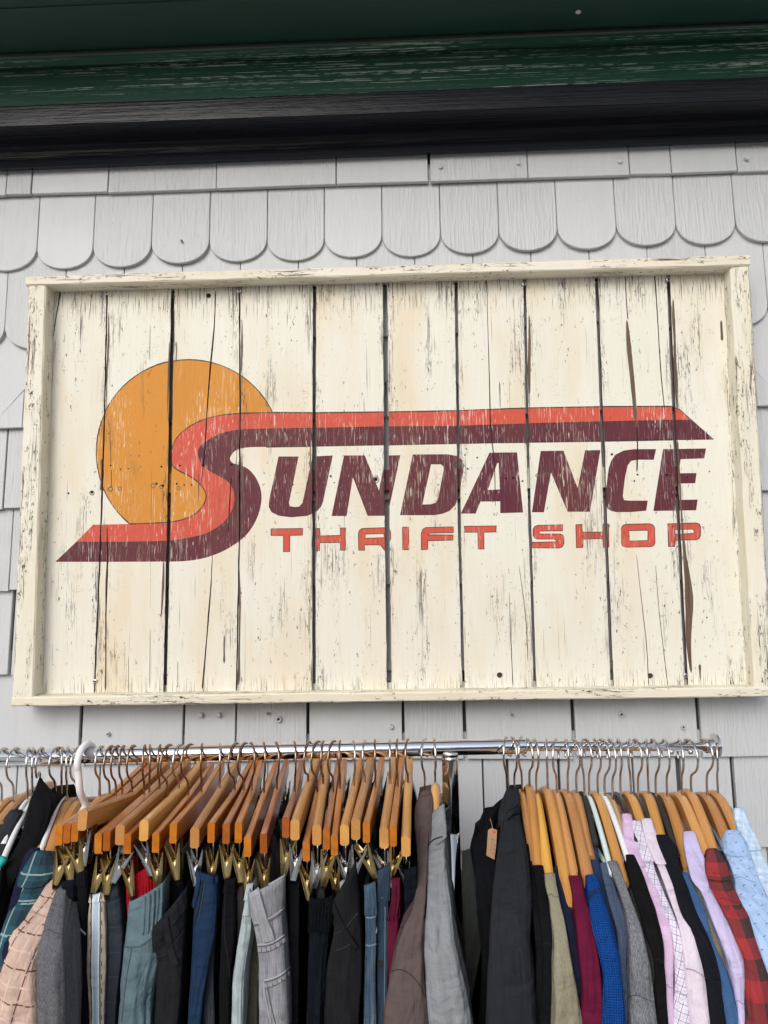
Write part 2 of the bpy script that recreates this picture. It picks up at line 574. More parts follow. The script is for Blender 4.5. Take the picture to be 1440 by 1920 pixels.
        base = k.mix(k.math('LESS_THAN', au, 0.0064), base, (0.035, 0.03, 0.03))
        base = k.mix(k.math('LESS_THAN', au, 0.0050), base, (0.75, 0.80, 0.82))
        base = k.mix(k.math('LESS_THAN', au, 0.0036), base, c2)
    hh = k.math('ADD', h, k.math('MULTIPLY', mid, 1.6))
    hh = k.math('ADD', hh, k.math('MULTIPLY', k.noise(k.vmul(uv, (70, 22, 1)), 1.0, 3), 2.4))
    k.color(base)
    k.bump(hh, bs, bd * 1.6)
    wr = k.noise(k.vmul(uv, (26, 8, 1), (rg0.uniform(0, 9), rg0.uniform(0, 9), 0)), 1.0, 3, 0.5, 1.2)
    wr2 = k.noise(k.vmul(uv, (9, 20, 1), (rg0.uniform(0, 9), rg0.uniform(0, 9), 0)), 1.0, 2, 0.5, 1.5)
    wsum = k.math('ADD', wr, k.math('MULTIPLY', wr2, 0.7))
    n2 = k.t.nodes.new('ShaderNodeBump')
    k.put(n2.inputs['Height'], wsum)
    n2.inputs['Strength'].default_value = 0.75
    n2.inputs['Distance'].default_value = 0.007 if kind == 'denim' else 0.014
    b1 = k.b.inputs['Normal'].links[0].from_node
    k.t.links.new(n2.outputs[0], b1.inputs['Normal'])
    k.m['tone'] = [c[0], c[1], c[2]]
    return k.m

M = {}
M['sign'] = mat_sign()
M['frame'] = mat_frame()
M['shingle'] = mat_shingle()
M['wall_back'] = mat_simple('dark_wall_backing', (0.13, 0.13, 0.135), 0.8)
M['black_gloss'] = mat_paint('black_gloss_paint', (0.010, 0.011, 0.015), (0.013, 0.014, 0.019), 0.22, spec=0.16, bump=0.7)
M['green'] = mat_paint('dark_green_paint', (0.013, 0.054, 0.035), (0.018, 0.067, 0.045), 0.42, cracks=(0.34, 0.42, 0.38), spec=0.2)
M['green_plain'] = mat_paint('dark_green_soffit_paint', (0.013, 0.044, 0.032), (0.016, 0.052, 0.039), 0.45, spec=0.3, bump=0.2)
M['green_lip'] = mat_paint('lit_green_edge_paint', (0.06, 0.085, 0.07), (0.035, 0.055, 0.045), 0.5, spec=0.4)  # paler than the boards: the lip's lit edge is put into this colour
M['chrome'] = mat_simple('chrome', (0.82, 0.82, 0.83), 0.06, 1.0, vary=0.04)
M['chrome_post'] = mat_simple('post_chrome', (0.60, 0.60, 0.60), 0.07, 1.0, vary=0.05)
M['chrome_dark'] = mat_simple('dull_chrome', (0.55, 0.55, 0.56), 0.2, 1.0)
M['hook_steel'] = mat_simple('hook_steel', (0.62, 0.61, 0.60), 0.2, 1.0, vary=0.3)
M['hook_brown'] = mat_simple('tarnished_hook_wire', (0.36, 0.26, 0.19), 0.28, 1.0, vary=0.4)
M['brass'] = mat_simple('brassy_clip_steel', (0.70, 0.55, 0.27), 0.3, 1.0, vary=0.35)
M['nickel'] = mat_simple('nickel_clip_steel', (0.66, 0.66, 0.66), 0.25, 1.0, vary=0.2)
M['orange_wood'] = mat_wood('orange_varnished_wood', (0.52, 0.165, 0.012), (0.38, 0.098, 0.008), 0.28, 0.35, coat=0.25)
M['red_wood'] = mat_wood('reddish_varnished_wood', (0.43, 0.120, 0.018), (0.31, 0.070, 0.010), 0.28, 0.35, coat=0.25)
M['light_wood'] = mat_wood('pale_hanger_wood', (0.64, 0.325, 0.090), (0.54, 0.245, 0.060), 0.38, 0.3, dark=(0.36, 0.15, 0.045), coat=0.2)
M['beech_wood'] = mat_wood('beech_hanger_wood', (0.68, 0.355, 0.120), (0.60, 0.29, 0.09), 0.4, 0.4, dark=(0.48, 0.22, 0.075), coat=0.15)
M['yellow_wood'] = mat_wood('yellow_lacquered_wood', (0.72, 0.40, 0.085), (0.66, 0.34, 0.065), 0.3, 0.5, dark=(0.56, 0.26, 0.05), coat=0.3)
M['cream_wood'] = mat_wood('cream_hanger_wood', (0.72, 0.52, 0.28), (0.66, 0.46, 0.24), 0.4, 0.4, dark=(0.55, 0.36, 0.17))
M['white_plastic'] = mat_simple('white_plastic', (0.78, 0.79, 0.80), 0.3, vary=0.06)
M['mint_plastic'] = mat_simple('pale_mint_plastic', (0.62, 0.72, 0.70), 0.3, vary=0.06)
M['black_plastic'] = mat_simple('black_plastic', (0.012, 0.012, 0.013), 0.35)
M['teal_rubber'] = mat_simple('teal_rubber', (0.02, 0.42, 0.36), 0.5)
M['grey_velvet'] = mat_simple('dark_flocking', (0.02, 0.02, 0.022), 0.9)
M['screw'] = mat_simple('zinc_screw', (0.62, 0.64, 0.66), 0.3, 1.0)
M['dark'] = mat_simple('dark_recess', (0.02, 0.019, 0.018), 0.9)
M['kraft'] = mat_simple('kraft_card', (0.42, 0.25, 0.135), 0.8, vary=0.12, scale=300)
M['ink'] = mat_simple('black_ink', (0.02, 0.02, 0.03), 0.6)
M['red_ink'] = mat_simple('red_ink', (0.55, 0.03, 0.03), 0.6)
k = NT('concrete_pavement', 0.85, 0.3)
n1 = k.noise(k.ob, 3.0, 6); n2 = k.noise(k.ob, 140.0, 3)
k.color(k.mix(n1, k.mix(n2, (0.42, 0.415, 0.405), (0.36, 0.355, 0.345)), (0.46, 0.455, 0.44)))
k.bump(n2, 0.3, 0.002)
M['pavement'] = k.m

# ------------------------------------------------------------------ ground
def sheet_at(name, x0, x1, y0, y1, z, mat, n=8, skirt=None):
    g = MB()
    for i in range(n):
        for j in range(n):
            xa, xb = lerp(x0, x1, i / n), lerp(x0, x1, (i + 1) / n)
            ya, yb = lerp(y0, y1, j / n), lerp(y0, y1, (j + 1) / n)
            g.add([(xa, ya, z), (xb, ya, z), (xb, yb, z), (xa, yb, z)])
    if skirt:
        g.add([(x0, y0, z - skirt), (x1, y0, z - skirt), (x1, y0, z), (x0, y0, z)])
    o = g.build(name, mat, merge=True)
    o['kind'] = 'structure'
    return o
k = NT('asphalt', 0.8, 0.3)
n1 = k.noise(k.ob, 1.5, 6); n2 = k.noise(k.ob, 160.0, 3)
k.color(k.mix(n1, k.mix(n2, (0.062, 0.062, 0.064), (0.04, 0.04, 0.041)), (0.05, 0.049, 0.048)))
k.bump(n2, 0.5, 0.004)
M['asphalt'] = k.m
sheet_at('pavement', -60, 60, -4.6, 60, 0.0, M['pavement'], 12, skirt=0.12)
sheet_at('road', -200, 200, -300, -4.6, -0.12, M['asphalt'], 10)
# a far green bank of trees across the street, met only in reflections
k = NT('tree_leaves', 0.6, 0.3)
n1 = k.noise(k.ob, 0.8, 4)
k.color(k.mix(n1, (0.035, 0.070, 0.022), (0.075, 0.115, 0.035)))
M['leaves'] = k.m
rt = random.Random(5)
mb = MB()
for i in range(5200):
    x = rt.uniform(-24, 26)
    hgt = 4.2 + 1.6 * nz(x * 0.22, 4) + (1.8 if x > 2 else -0.6)
    zz = hgt * rt.random() ** 0.7
    c = Vector((x, -16 + rt.uniform(-1.6, 1.6), zz))
    a = Vector((rt.gauss(0, 1), rt.gauss(0, 1), rt.gauss(0, 1))).normalized() * rt.uniform(.16, .38)
    b_ = a.orthogonal().normalized() * rt.uniform(.14, .3)
    mb.add([c - a, c + b_, c + a, c - b_])
o = mb.build('tree_line', M['leaves'])
o['kind'] = 'stuff'

# ------------------------------------------------------------------ wall of shingles
WALL_Y = -0.010
wall = thing('shop_wall', 'light grey painted wall of overlapping wooden shingles behind the sign, with scalloped rows near the top', 'wall', (0, 0.05, 0))
b = MB()
b.box(Vector((0, 0.10, 1.55)), Vector((1.47, 0, 0)), Vector((0, 0.078, 0)), Vector((0, 0, 1.55)))
b.build('wall_backing', M['wall_back'], wall)

def prism(mb, outline, yfun, th=0.009, ch=0.0012):
    """outline: (x, z) anticlockwise seen from the street; chamfered board with tilted front"""
    n = len(outline)
    cx = sum(p[0] for p in outline) / n
    cz = sum(p[1] for p in outline) / n
    inner = []
    for i in range(n):
        a = Vector(outline[i - 1]); p = Vector(outline[i]); c = Vector(outline[(i + 1) % n])
        d1 = (p - a).normalized(); d2 = (c - p).normalized()
        nn = Vector((-d1.y, d1.x)) + Vector((-d2.y, d2.x))
        nn = nn.normalized() if nn.length > 1e-6 else Vector((0, 0))
        inner.append(p + nn * ch)
    f = [Vector((p[0], yfun(p[1]), p[1])) for p in inner]
    e = [Vector((p[0], yfun(p[1]) + ch, p[1])) for p in outline]
    bk = [Vector((p[0], yfun(p[1]) + th, p[1])) for p in outline]
    mb.add(f, [(p.x, p.z) for p in f])
    for i in range(n):
        j = (i + 1) % n
        mb.add([f[j], f[i], e[i], e[j]], [(0, 0)] * 4)
        mb.add([e[j], e[i], bk[i], bk[j]], [(0, 0)] * 4)

def lineY(l, x):
    return interp(l, x) if len(l) > 2 else lerp(l[0][1], l[1][1], (x - l[0][0]) / (l[1][0] - l[0][0]))

def wz(l, x):
    return U(x, lineY(l, x), WALL_Y).z

rs = random.Random(3)
def rjoints(a, bnd, lo, hi):
    out = [a]
    while out[-1] < bnd:
        out.append(out[-1] + rs.uniform(lo, hi))
    return out

courses = [
    ('square', [(0, 367), (1440, 318)], [-260, -110, 10, 57, 201, 405, 630, 805, 990, 1181, 1260, 1383, 1560, 1700]),
    ('round', [(0, 508), (1440, 452)], [-264, -154, -44, 66, 172, 282, 391, 500, 608, 717, 827, 937, 1047, 1158, 1271, 1383, 1495, 1606, 1717]),
    ('round', [(0, 656), (1440, 610)], [-215 + 110.6 * i for i in range(18)]),
    ('point', [(0, 792), (1440, 757)], [-182.4 + 114.2 * i for i in range(17)]),
    ('square', [(0, 802), (1440, 761)], [-200, -70, 41, 160, 322, 455, 590, 724, 858, 990, 1130, 1266, 1420, 1560, 1700]),
    ('square', [(0, 953), (1440, 921)], rjoints(-260, 1680, 95, 190)),
    ('square', [(0, 1108), (1440, 1085)], rjoints(-250, 1680, 95, 190)),
    ('square', [(0, 1267), (1440, 1252)], [-220, -100, 17, 140, 300, 420, 545, 690, 840, 950, 1110, 1280, 1437, 1600, 1720]),
    ('square', [(0, 1436), (700, 1424), (1440, 1418)], [-250, -60, 148, 342, 441, 577, 757, 873, 1078, 1315, 1480, 1640, 1760]),
    ('square', [(0, 1604), (1440, 1588)], [-180, 22, 180, 335, 500, 607, 712, 910, 957, 1055, 1196, 1283, 1385, 1530, 1690]),
    ('square', [(0, 1768), (1440, 1756)], rjoints(-250, 1680, 95, 190)),
    ('square', [(0, 1935), (1440, 1925)], rjoints(-230, 1680, 95, 190)),
    ('square', [(0, 2100), (1440, 2092)], rjoints(-250, 1680, 95, 190)),
    ('square', [(0, 2265), (1440, 2258)], rjoints(-250, 1680, 95, 190)),
]
GAPS = {(0, 7): 5, (8, 2): 6, (8, 3): 4, (8, 4): 3.5, (8, 5): 6, (8, 6): 5, (8, 7): 6.5, (8, 8): 7, (8, 9): 8, (9, 7): 3, (9, 8): 5, (9, 9): 5, (9, 10): 3.5, (9, 11): 10, (9, 12): 7, (7, 2): 6, (7, 12): 5}
XLO, XHI = -560, 2010
for ci, (kind, line, js) in enumerate(courses):
    add_l = 0
    while js[0] > XLO + 60:
        js.insert(0, js[0] - (110.6 if kind == 'round' else 114.2 if kind == 'point' else rs.uniform(110, 190))); add_l += 1
    while js[-1] < XHI - 60:
        js.append(js[-1] + (110.6 if kind == 'round' else 114.2 if kind == 'point' else rs.uniform(110, 190)))
    for i in range(len(js) - 1):
        xa, xb = js[i], js[i + 1]
        gl = GAPS.get((ci, i - add_l), 1.2 if kind != 'square' else rs.choice((1.2, 1.6, 2.4, 3.5))) / 2
        gr = GAPS.get((ci, i + 1 - add_l), 1.2) / 2
        xm = (xa + xb) / 2
        X0 = U(xa + gl, lineY(line, xa), WALL_Y).x
        X1 = U(xb - gr, lineY(line, xb), WALL_Y).x
        dz = rs.uniform(-0.0024, 0.0024)
        zb = wz(line, xm) + dz
        tilt = (wz(line, xb) - wz(line, xa)) / 2 + rs.uniform(-0.0012, 0.0012)
        if kind == 'square':
            dr = rs.uniform(-0.0012, 0.0012)
            bot = []
            for q in range(4):
                t = q / 3
                bot.append((lerp(X0, X1, t), zb + lerp(-tilt, tilt, t) + dr * (t - .5) + (0.0006 * nz(ci * 9 + i, q) if 0 < q < 3 else 0)))
        elif kind == 'round':
            w = X1 - X0
            rise = 0.40 * w
            bot = []
            for q in range(21):
                a = math.pi * q / 20
                bot.append(((X0 + X1) / 2 - w / 2 * math.cos(a), zb + lerp(-tilt, tilt, q / 20) + rise * (1 - math.sin(a) ** 0.92)))
        else:
            rise = 0.078
            xm_ = (X0 + X1) / 2
            bot = [(X0, zb - tilt + rise), (lerp(X0, xm_, .92), zb + 0.004), (lerp(xm_, X1, .08), zb + 0.004), (X1, zb + tilt + rise)]
        if ci == 0:
            ztop = wz([(0, 230), (1440, 180)], xm)
        else:
            pk = courses[ci - 1]
            up = 0.05 + (0.06 if pk[0] == 'round' else 0.09 if pk[0] == 'point' else 0.0)
            ztop = wz(pk[1], xm) + up
        zlo = min(p[1] for p in bot)
        yb = -0.0095 + rs.uniform(-0.0018, 0.0018)
        sk = rs.uniform(-0.004, 0.004)
        yf = (lambda z, zt=ztop, zl=zlo, yb=yb: lerp(yb, 0.006, max(0.0, min(1.0, (z - zl) / max(0.2, zt - zl)))))
        mb = MB()
        prism(mb, bot + [(X1, ztop), (X0, ztop)], yf, 0.010)
        mb.build('shingle', M['shingle'], wall)
# screw heads and old nail plugs in the shingles below the sign
for (px, py, r, hole) in [(522, 1349, 5.5, 1), (202, 1377, 3.5, 1), (1166, 1340, 5, 1), (1282, 1364, 4, 1), (375, 1341, 4.5, 0), (409, 1341, 4.5, 0), (502, 1338, 2.5, 1), (960, 1340, 3, 1), (733, 1363, 4.5, 0), (826, 312, 4, 0), (972, 305, 4, 0), (1163, 302, 4, 0), (1401, 296, 4, 0), (340, 451, 2.5, 1)]:
    c = U(px, py, -0.0125)
    rr = r * 1.5 / F
    mb = MB()
    ring = lambda r_, y: [c + Vector((r_ * math.cos(a), y, r_ * math.sin(a))) for a in [2 * math.pi * q / 14 for q in range(14)]]
    mb.grid([ring(rr, 0.006), ring(rr, -0.0004), ring(rr * 0.72, -0.0012), ring(rr * 0.45, -0.0010 if not hole else 0.001)], closed=True, cap1=True, m=0)
    if hole:
        mb.mi[-1] = 1
    mb.build('nail_head', [M['shingle'], M['dark']], wall)

# ------------------------------------------------------------------ eave over the wall
eave = thing('roof_eave', 'dark green boarded eave with glossy black mouldings along the top of the shingle wall', 'eave', (0, -0.1, 2.7))
def strip(name, prof, mat, nseg=40, wob=0.0006):
    """prof: list of (y_px at x=0, y_px at x=1440, depth Y); swept along the wall"""
    mb = MB()
    rows, uv = [], []
    XL, XR = -570, 2030
    for q in range(nseg + 1):
        px = lerp(XL, XR, q / nseg)
        row = []
        for i, (y0, y1, Y) in enumerate(prof):
            p = U(px, lerp(y0, y1, px / 1440), Y)
            p += Vector((0, 1, 0)) * wob * nz(px * 0.01, i * 3.3) + Vector((0, 0, 1)) * wob * nz(px * 0.013, i * 5.1, 2)
            row.append(p)
        rows.append(row)
        acc, us = 0, []
        for i, p in enumerate(row):
            if i:
                acc += (p - row[i - 1]).length
            us.append((acc, p.x))
        uv.append(us)
    mb.grid(rows, uv=uv)
    return mb.build(name, mat, eave, smooth=False)

strip('bead_moulding', [(325, 270, 0.010), (319, 263, -0.018), (316, 261, -0.024), (307, 253, -0.029), (302, 248, -0.027), (300, 246, -0.020)], M['black_gloss'])
cov = []
for q in range(9):
    t = q / 8
    a = t * math.pi / 2
    cov.append((lerp(303, 260, t), lerp(249, 209, t), -0.022 - 0.040 * (1 - math.cos(a)) ** 1.7))
strip('cove_moulding', cov + [(256, 205, -0.064)], M['black_gloss'])
strip('frieze_soffit', [(259, 208.5, -0.061), (238, 187, -0.099)], M['black_gloss'])
strip('fascia_trim', [(240, 189, -0.094), (237, 186, -0.099), (202, 146, -0.100), (199, 143, -0.092)], M['black_gloss'])
strip('fascia_board', [(212, 156, -0.094), (60, 0, -0.094)], M['green'])
strip('drip_edge', [(112, 51, -0.120), (111.5, 50.5, -0.129), (108, 47, -0.132), (103.5, 43, -0.131), (101, 41, -0.126)], M['green_lip'])
strip('soffit_board', [(104, 43, -0.124), (17, -45, -0.232)], M['green_plain'])
strip('soffit_board', [(18, -44, -0.229), (13, -49, -0.236), (-70, -130, -0.33)], M['green_plain'])
p0 = U(0, 17, -0.232)
mb = MB()
zt = U(720, -60, -0.33).z
mb.box(Vector((0, -0.02, zt + 0.20)), Vector((1.5, 0, 0)), Vector((0, 0.33, 0)), Vector((0, 0, 0.10)))
mb.build('roof_deck', M['green_plain'], eave)
# small cobweb-like fleck of lint on the boards
mb = MB()
c = U(1084, 19, -0.20) + Vector((0, 0, -0.004))
rows = []
for q in range(5):
    a = q / 4 * math.pi
    rr = 0.0042 * math.sin(a) + 1e-5
    rows.append([c + Vector((rr * 1.4 * math.cos(t), rr * math.sin(t), -0.003 * math.cos(a))) for t in [2 * math.pi * e / 10 for e in range(10)]])
mb.grid(rows, closed=True)
mb.build('lint_speck', mat_simple('pale_lint', (0.45, 0.48, 0.46), 0.9), eave, smooth=True)

# ------------------------------------------------------------------ the painted sign
PY = -0.036          # face of the boards
FY = -0.073          # face of the frame
sign = thing('painted_sign', 'large framed cream board sign with a painted orange sun and maroon and red lettering', 'sign', (0, -0.02, 1.9))
SUNC = (0.60, 0.245, 0.028, 1)
RED = (0.58, 0.082, 0.050, 1)
MAR = (0.098, 0.015, 0.028, 1)
OUT = (0.045, 0.022, 0.02, 1)
CRM = (*CREAM, 1)

def A(px, py):
    p = U(px, py, PY)
    return (p.x * 1000, p.z * 1000)

def cr(pts, n=5, closed=False):
    """Catmull-Rom through points"""
    out = []
    m = len(pts)
    rng = range(m if closed else m - 1)
    for i in rng:
        g_ = lambda q: Vector(pts[q % m] if closed else pts[max(0, min(m - 1, q))])
        p0, p1, p2, p3 = g_(i - 1), g_(i), g_(i + 1), g_(i + 2)
        for q in range(n):
            t = q / n
            out.append(tuple(0.5 * ((2 * p1) + (p2 - p0) * t + (2 * p0 - 5 * p1 + 4 * p2 - p3) * t * t + (3 * p1 - p0 - 3 * p2 + p3) * t ** 3)))
    if not closed:
        out.append(tuple(pts[-1]))
    return out

def z3(l): return [(x / 2.88, 480 + y / 2.88) for x, y in l]
def z4(l): return [(480 + x / 3, 720 + y / 3) for x, y in l]
def z5(l): return [(940 + x / 2.88, 720 + y / 2.88) for x, y in l]

ART = []        # (priority, colour, kind, polygon in px)
def art(pr, colr, poly, kind=1.0):
    ART.append((pr, colr, kind, poly))
def stroke(pr, colr, pts, w, closed=False, kind=1.0, seed=0.0):
    pts = list(pts) + ([pts[0]] if closed else [])
    for i in range(len(pts) - 1):
        a, b_ = Vector(pts[i]), Vector(pts[i + 1])
        d = b_ - a
        if d.length < 1e-4:
            continue
        d.normalize()
        n_ = Vector((-d.y, d.x)) * (w / 2) * (1 + 0.45 * nz(a.x * 0.03, a.y * 0.03, seed))
        e_ = d * w * 0.2
        art(pr, colr, [tuple(a - e_ + n_), tuple(b_ + e_ + n_), tuple(b_ + e_ - n_), tuple(a - e_ - n_)], kind)

sunp = [(354 + 174 * math.cos(a), 848 + 174 * math.sin(a)) for a in [2 * math.pi * q / 72 for q in range(72)]]
# outer curve of the red stripe, from the top right round the S to the lower left
red_out = [(513, 773.5), (475, 774.5), (444, 775.5), (410, 779), (375, 789), (347, 805), (330, 822), (322, 842), (320, 860), (324, 873), (334, 882), (354, 892), (371, 904), (383, 919), (386, 932), (382, 945), (371, 959), (354, 970), (330, 977), (305, 980), (243, 982.5)]
red_out = cr(red_out, 4)
top_edge = [(1275, 768), (1258, 762), (1128, 762.5), (988, 765), (940, 766.5), (850, 770), (720, 772.5), (590, 774)]
midl = [(1297, 788), (1250, 788), (1128, 791), (988, 794.5), (940, 796), (840, 799.5), (725, 800), (590, 803), (500, 804.5)]
mid_curve = [(500, 804.5), (451, 806), (420, 811), (396, 822), (378, 834), (371.5, 846), (373, 858), (380, 872), (396, 884), (413, 893), (427, 902), (436, 914), (440, 931), (438, 949), (430, 966), (417, 982), (399, 994), (380, 1003), (347, 1010), (312, 1014.6), (260, 1016)]
mid_curve = cr(mid_curve, 4)
mid_tail = [(208, 1016.5), (142, 1016.5)]
bot_line = [(1337, 823.5), (1260, 824.5), (1128, 827), (940, 829.5), (720, 834), (590, 836.5), (500, 838)]
mar_in = cr([(500, 838), (465, 839), (444, 843.5), (435, 851), (431, 860), (436, 868), (450, 872), (465, 879), (478, 893), (487, 911), (490.5, 930), (488, 953), (479, 978), (462, 1003), (437, 1022.5), (410, 1037), (378, 1047.5), (347, 1052), (323, 1053)], 4)
mar_tail = [(208, 1053.5), (103, 1053.5)]
tip_up = [(142, 1016.5), (174, 984)]
# sun below the red stripe is cut off by the stripe's lower edge (cream again)
art(1, SUNC, sunp)
full = top_edge + red_out + [(174, 984)] + [(103, 1053.5)] + mar_tail[:1][::1] + mar_in[::-1] + bot_line[::-1] + [(1297, 788)]
red_poly = top_edge + red_out + [(174, 984), (142, 1016.5), (208, 1016.5)] + mid_curve[::-1] + midl[::-1][1:]
mar_poly = midl + mid_curve[1:] + mid_tail + [(103, 1053.5), (208, 1053.5)] + mar_in[::-1] + bot_line[::-1][1:]
# cream below the stripe inside the sun disc
art(2, CRM, [(150, 984.5), (260, 984.5), (400, 1000), (400, 1060), (150, 1060)], 0.0)
art(2, CRM, [(412, 838), (560, 838), (560, 1070), (440, 1070), (440, 1000), (465, 950), (462, 895), (412, 868)], 0.0)
art(3, RED, red_poly)
art(4, MAR, mar_poly)
# cream inside the hook of the S
vis_sun = [p for p in sunp if not (p[1] > 983 or (p[0] > 345 and p[1] > 775))]
i0 = max(range(len(vis_sun)), key=lambda i: (Vector(vis_sun[i]) - Vector(vis_sun[i - 1])).length)
vis_sun = vis_sun[i0:] + vis_sun[:i0]
stroke(6, OUT, vis_sun, 2.0)
stroke(6, OUT, red_out, 2.2)
stroke(6, OUT, top_edge + [(513, 773.5)], 2.2)
stroke(6, OUT, midl + mid_curve + mid_tail, 1.5)
stroke(6, OUT, bot_line[1:], 3.0)
stroke(6, OUT, [(1275, 768), (1297, 788), (1337, 823.5), (1260, 824.5)], 1.8)

LET = []
LET.append(z4([(127,408),(240,408),(186,668),(190,687),(215,692),(243,690),(262,668),(318,408),(432,402),(378,660),(366,690),(345,715),(290,742),(200,750),(130,742),(88,722),(72,692),(75,650)]))
LET.append(z4([(425,743),(495,402),(612,402),(692,600),(732,402),(812,400),(740,742),(628,742),(545,525),(510,743)]))
LET.append(z4([(882,396),(1080,395),(1135,406),(1162,430),(1170,455),(1165,500),(1140,630),(1122,680),(1090,713),(1050,730),(1000,738),(810,738)]))
LET.append([(864,963),(918,848.5),(969.5,848),(981,961),(938,962),(938,940),(901,940.5),(892,963)])
LET.append(z5([(165,693),(212,362),(335,360),(412,562),(452,358),(535,357),(478,690),(357,690),(268,478),(230,693)]))
LET.append(z5([(835,352),(715,352),(660,360),(615,382),(592,415),(578,460),(566,560),(564,640),(572,672),(590,685),(620,692),(700,692),(782,684),(790,630),(690,630),(662,627),(655,605),(668,500),(682,440),(700,416),(735,409),(822,410)]))
LET.append(z5([(872,352),(1105,348),(1096,402),(968,406),(958,482),(1054,481),(1047,536),(950,538),(940,626),(1060,624),(1052,682),(820,686)]))
for l in LET:
    art(5, MAR, l)
for h_ in (z4([(985,452),(1040,452),(1055,464),(1055,485),(1024,645),(1010,668),(985,676),(936,678)]), [(915,918.5),(937.5,917.5),(935,868),(932.5,868)]):
    art(7, CRM, h_, 0.0)
SM = []
SM.append(z4([(85,815),(263,813),(262,850),(190,852),(190,943),(155,943),(155,852),(85,852)]))
SM.append(z4([(326,815),(358,812),(360,855),(475,852),(475,810),(503,810),(503,935),(475,935),(475,892),(357,893),(357,938),(326,940)]))
SM.append(z4([(578,935),(576,845),(582,824),(597,813),(728,808),(750,816),(758,835),(758,872),(748,888),(733,894),(757,933),(722,935),(700,905),(610,905),(610,935)]))
SM.append(z4([(825,805),(858,805),(860,932),(826,932)]))
SM.append(z4([(930,932),(930,840),(938,818),(955,807),(1110,803),(1110,836),(975,839),(967,848),(1108,850),(1108,878),(966,882),(965,930)]))
SM.append(z4([(1172,800),(1352,798),(1350,832),(1282,834),(1282,928),(1250,928),(1248,834),(1172,834)]))
SM.append(z5([(330,760),(200,763),(180,770),(172,784),(172,818),(180,832),(196,838),(285,838),(300,845),(298,852),(167,855),(165,885),(310,886),(330,878),(337,862),(337,832),(332,817),(318,810),(215,810),(203,805),(205,795),(330,793)]))
SM.append(z5([(402,760),(435,758),(437,800),(548,800),(548,758),(578,757),(580,880),(550,882),(550,835),(440,838),(440,882),(405,884)]))
SM.append(z5([(672,758),(800,755),(818,761),(827,777),(829,858),(822,872),(806,879),(674,882),(656,876),(649,862),(647,780),(655,765)]))
SM.append(z5([(903,878),(898,755),(1050,750),(1068,756),(1076,772),(1075,818),(1068,834),(1052,841),(938,843),(936,877)]))
for l in SM:
    art(5, RED, l)
    stroke(6, OUT, l, 1.5, True)
for h_ in (z4([(615,845),(716,842),(720,848),(720,864),(615,868)]), z5([(688,792),(788,790),(791,794),(790,845),(690,848)]), z5([(935,787),(1032,784),(1040,790),(1040,806),(935,812)])):
    art(7, CRM, h_, 0.0)
    stroke(8, OUT, h_, 1.3, True)

# splits (open, cut through the board) and strips of bare wood
def jag(pts, ws, n=6, amp=0.9, seed=0):
    """ragged ribbon polygon along px polyline with widths"""
    P = cr(pts, n)
    m = len(P)
    L_, R_ = [], []
    for i, p in enumerate(P):
        t = i / (m - 1) * (len(ws) - 1)
        w = lerp(ws[int(t)], ws[min(len(ws) - 1, int(t) + 1)], t - int(t))
        if i in (0, m - 1):
            w = 0.35
        L_.append((p[0] - w / 2 + amp * 0.5 * nz(i * 0.9, seed, 1) * (1 if w > 1 else .3), p[1]))
        R_.append((p[0] + w / 2 + amp * 0.5 * nz(i * 0.9, seed, 7) * (1 if w > 1 else .3), p[1]))
    return L_ + R_[::-1]

BAREc = (*BARE, 1)
for i, (pts, ws) in enumerate([
    ([(204, 585), (204, 640), (201, 700), (200, 770)], [1, 4, 3, 1]),
    ([(318, 640), (317, 690), (315, 760), (317, 800)], [1, 4, 2, 1]),
    ([(331, 640), (330, 680)], [2, 2]),
    ([(307, 1050), (306, 1100), (303, 1155)], [2, 5, 2]),
    ([(454, 600), (454, 650), (453, 700)], [1, 4, 1]),
    ([(448, 1060), (450, 1130), (449, 1200), (448, 1285)], [2, 4, 3, 5]),
    ([(992, 590), (993, 640), (992, 690), (993, 740)], [2, 5, 6, 2]),
    ([(1262, 560), (1263, 600), (1265, 640), (1266, 700), (1270, 770)], [2, 6, 4, 7, 3]),
    ([(1352, 600), (1354, 640)], [4, 5]),
    ([(1132, 800), (1133, 850), (1135, 890)], [2, 3, 1]),
    ([(1270, 824), (1274, 900), (1279, 980), (1284, 1040), (1292, 1120), (1291, 1200), (1296, 1262)], [3, 4, 3, 6, 16, 10, 3]),
    ([(1312, 1245), (1313, 1275)], [6, 1]),
    ([(372, 888), (372, 920), (370, 950)], [2, 2, 1]),
    ([(1175, 600), (1179, 650), (1186, 720), (1192, 790)], [3, 9, 8, 6]),
    ([(190, 860), (192, 890), (188, 920)], [5, 7, 3]),
    ([(203, 1040), (200, 1090), (199, 1140)], [3, 4, 2]),
    ([(420, 1190), (420, 1245)], [2, 4]),
]):
    art(9, BAREc, jag(pts, ws, seed=i), 2.0)
HOLE = 99
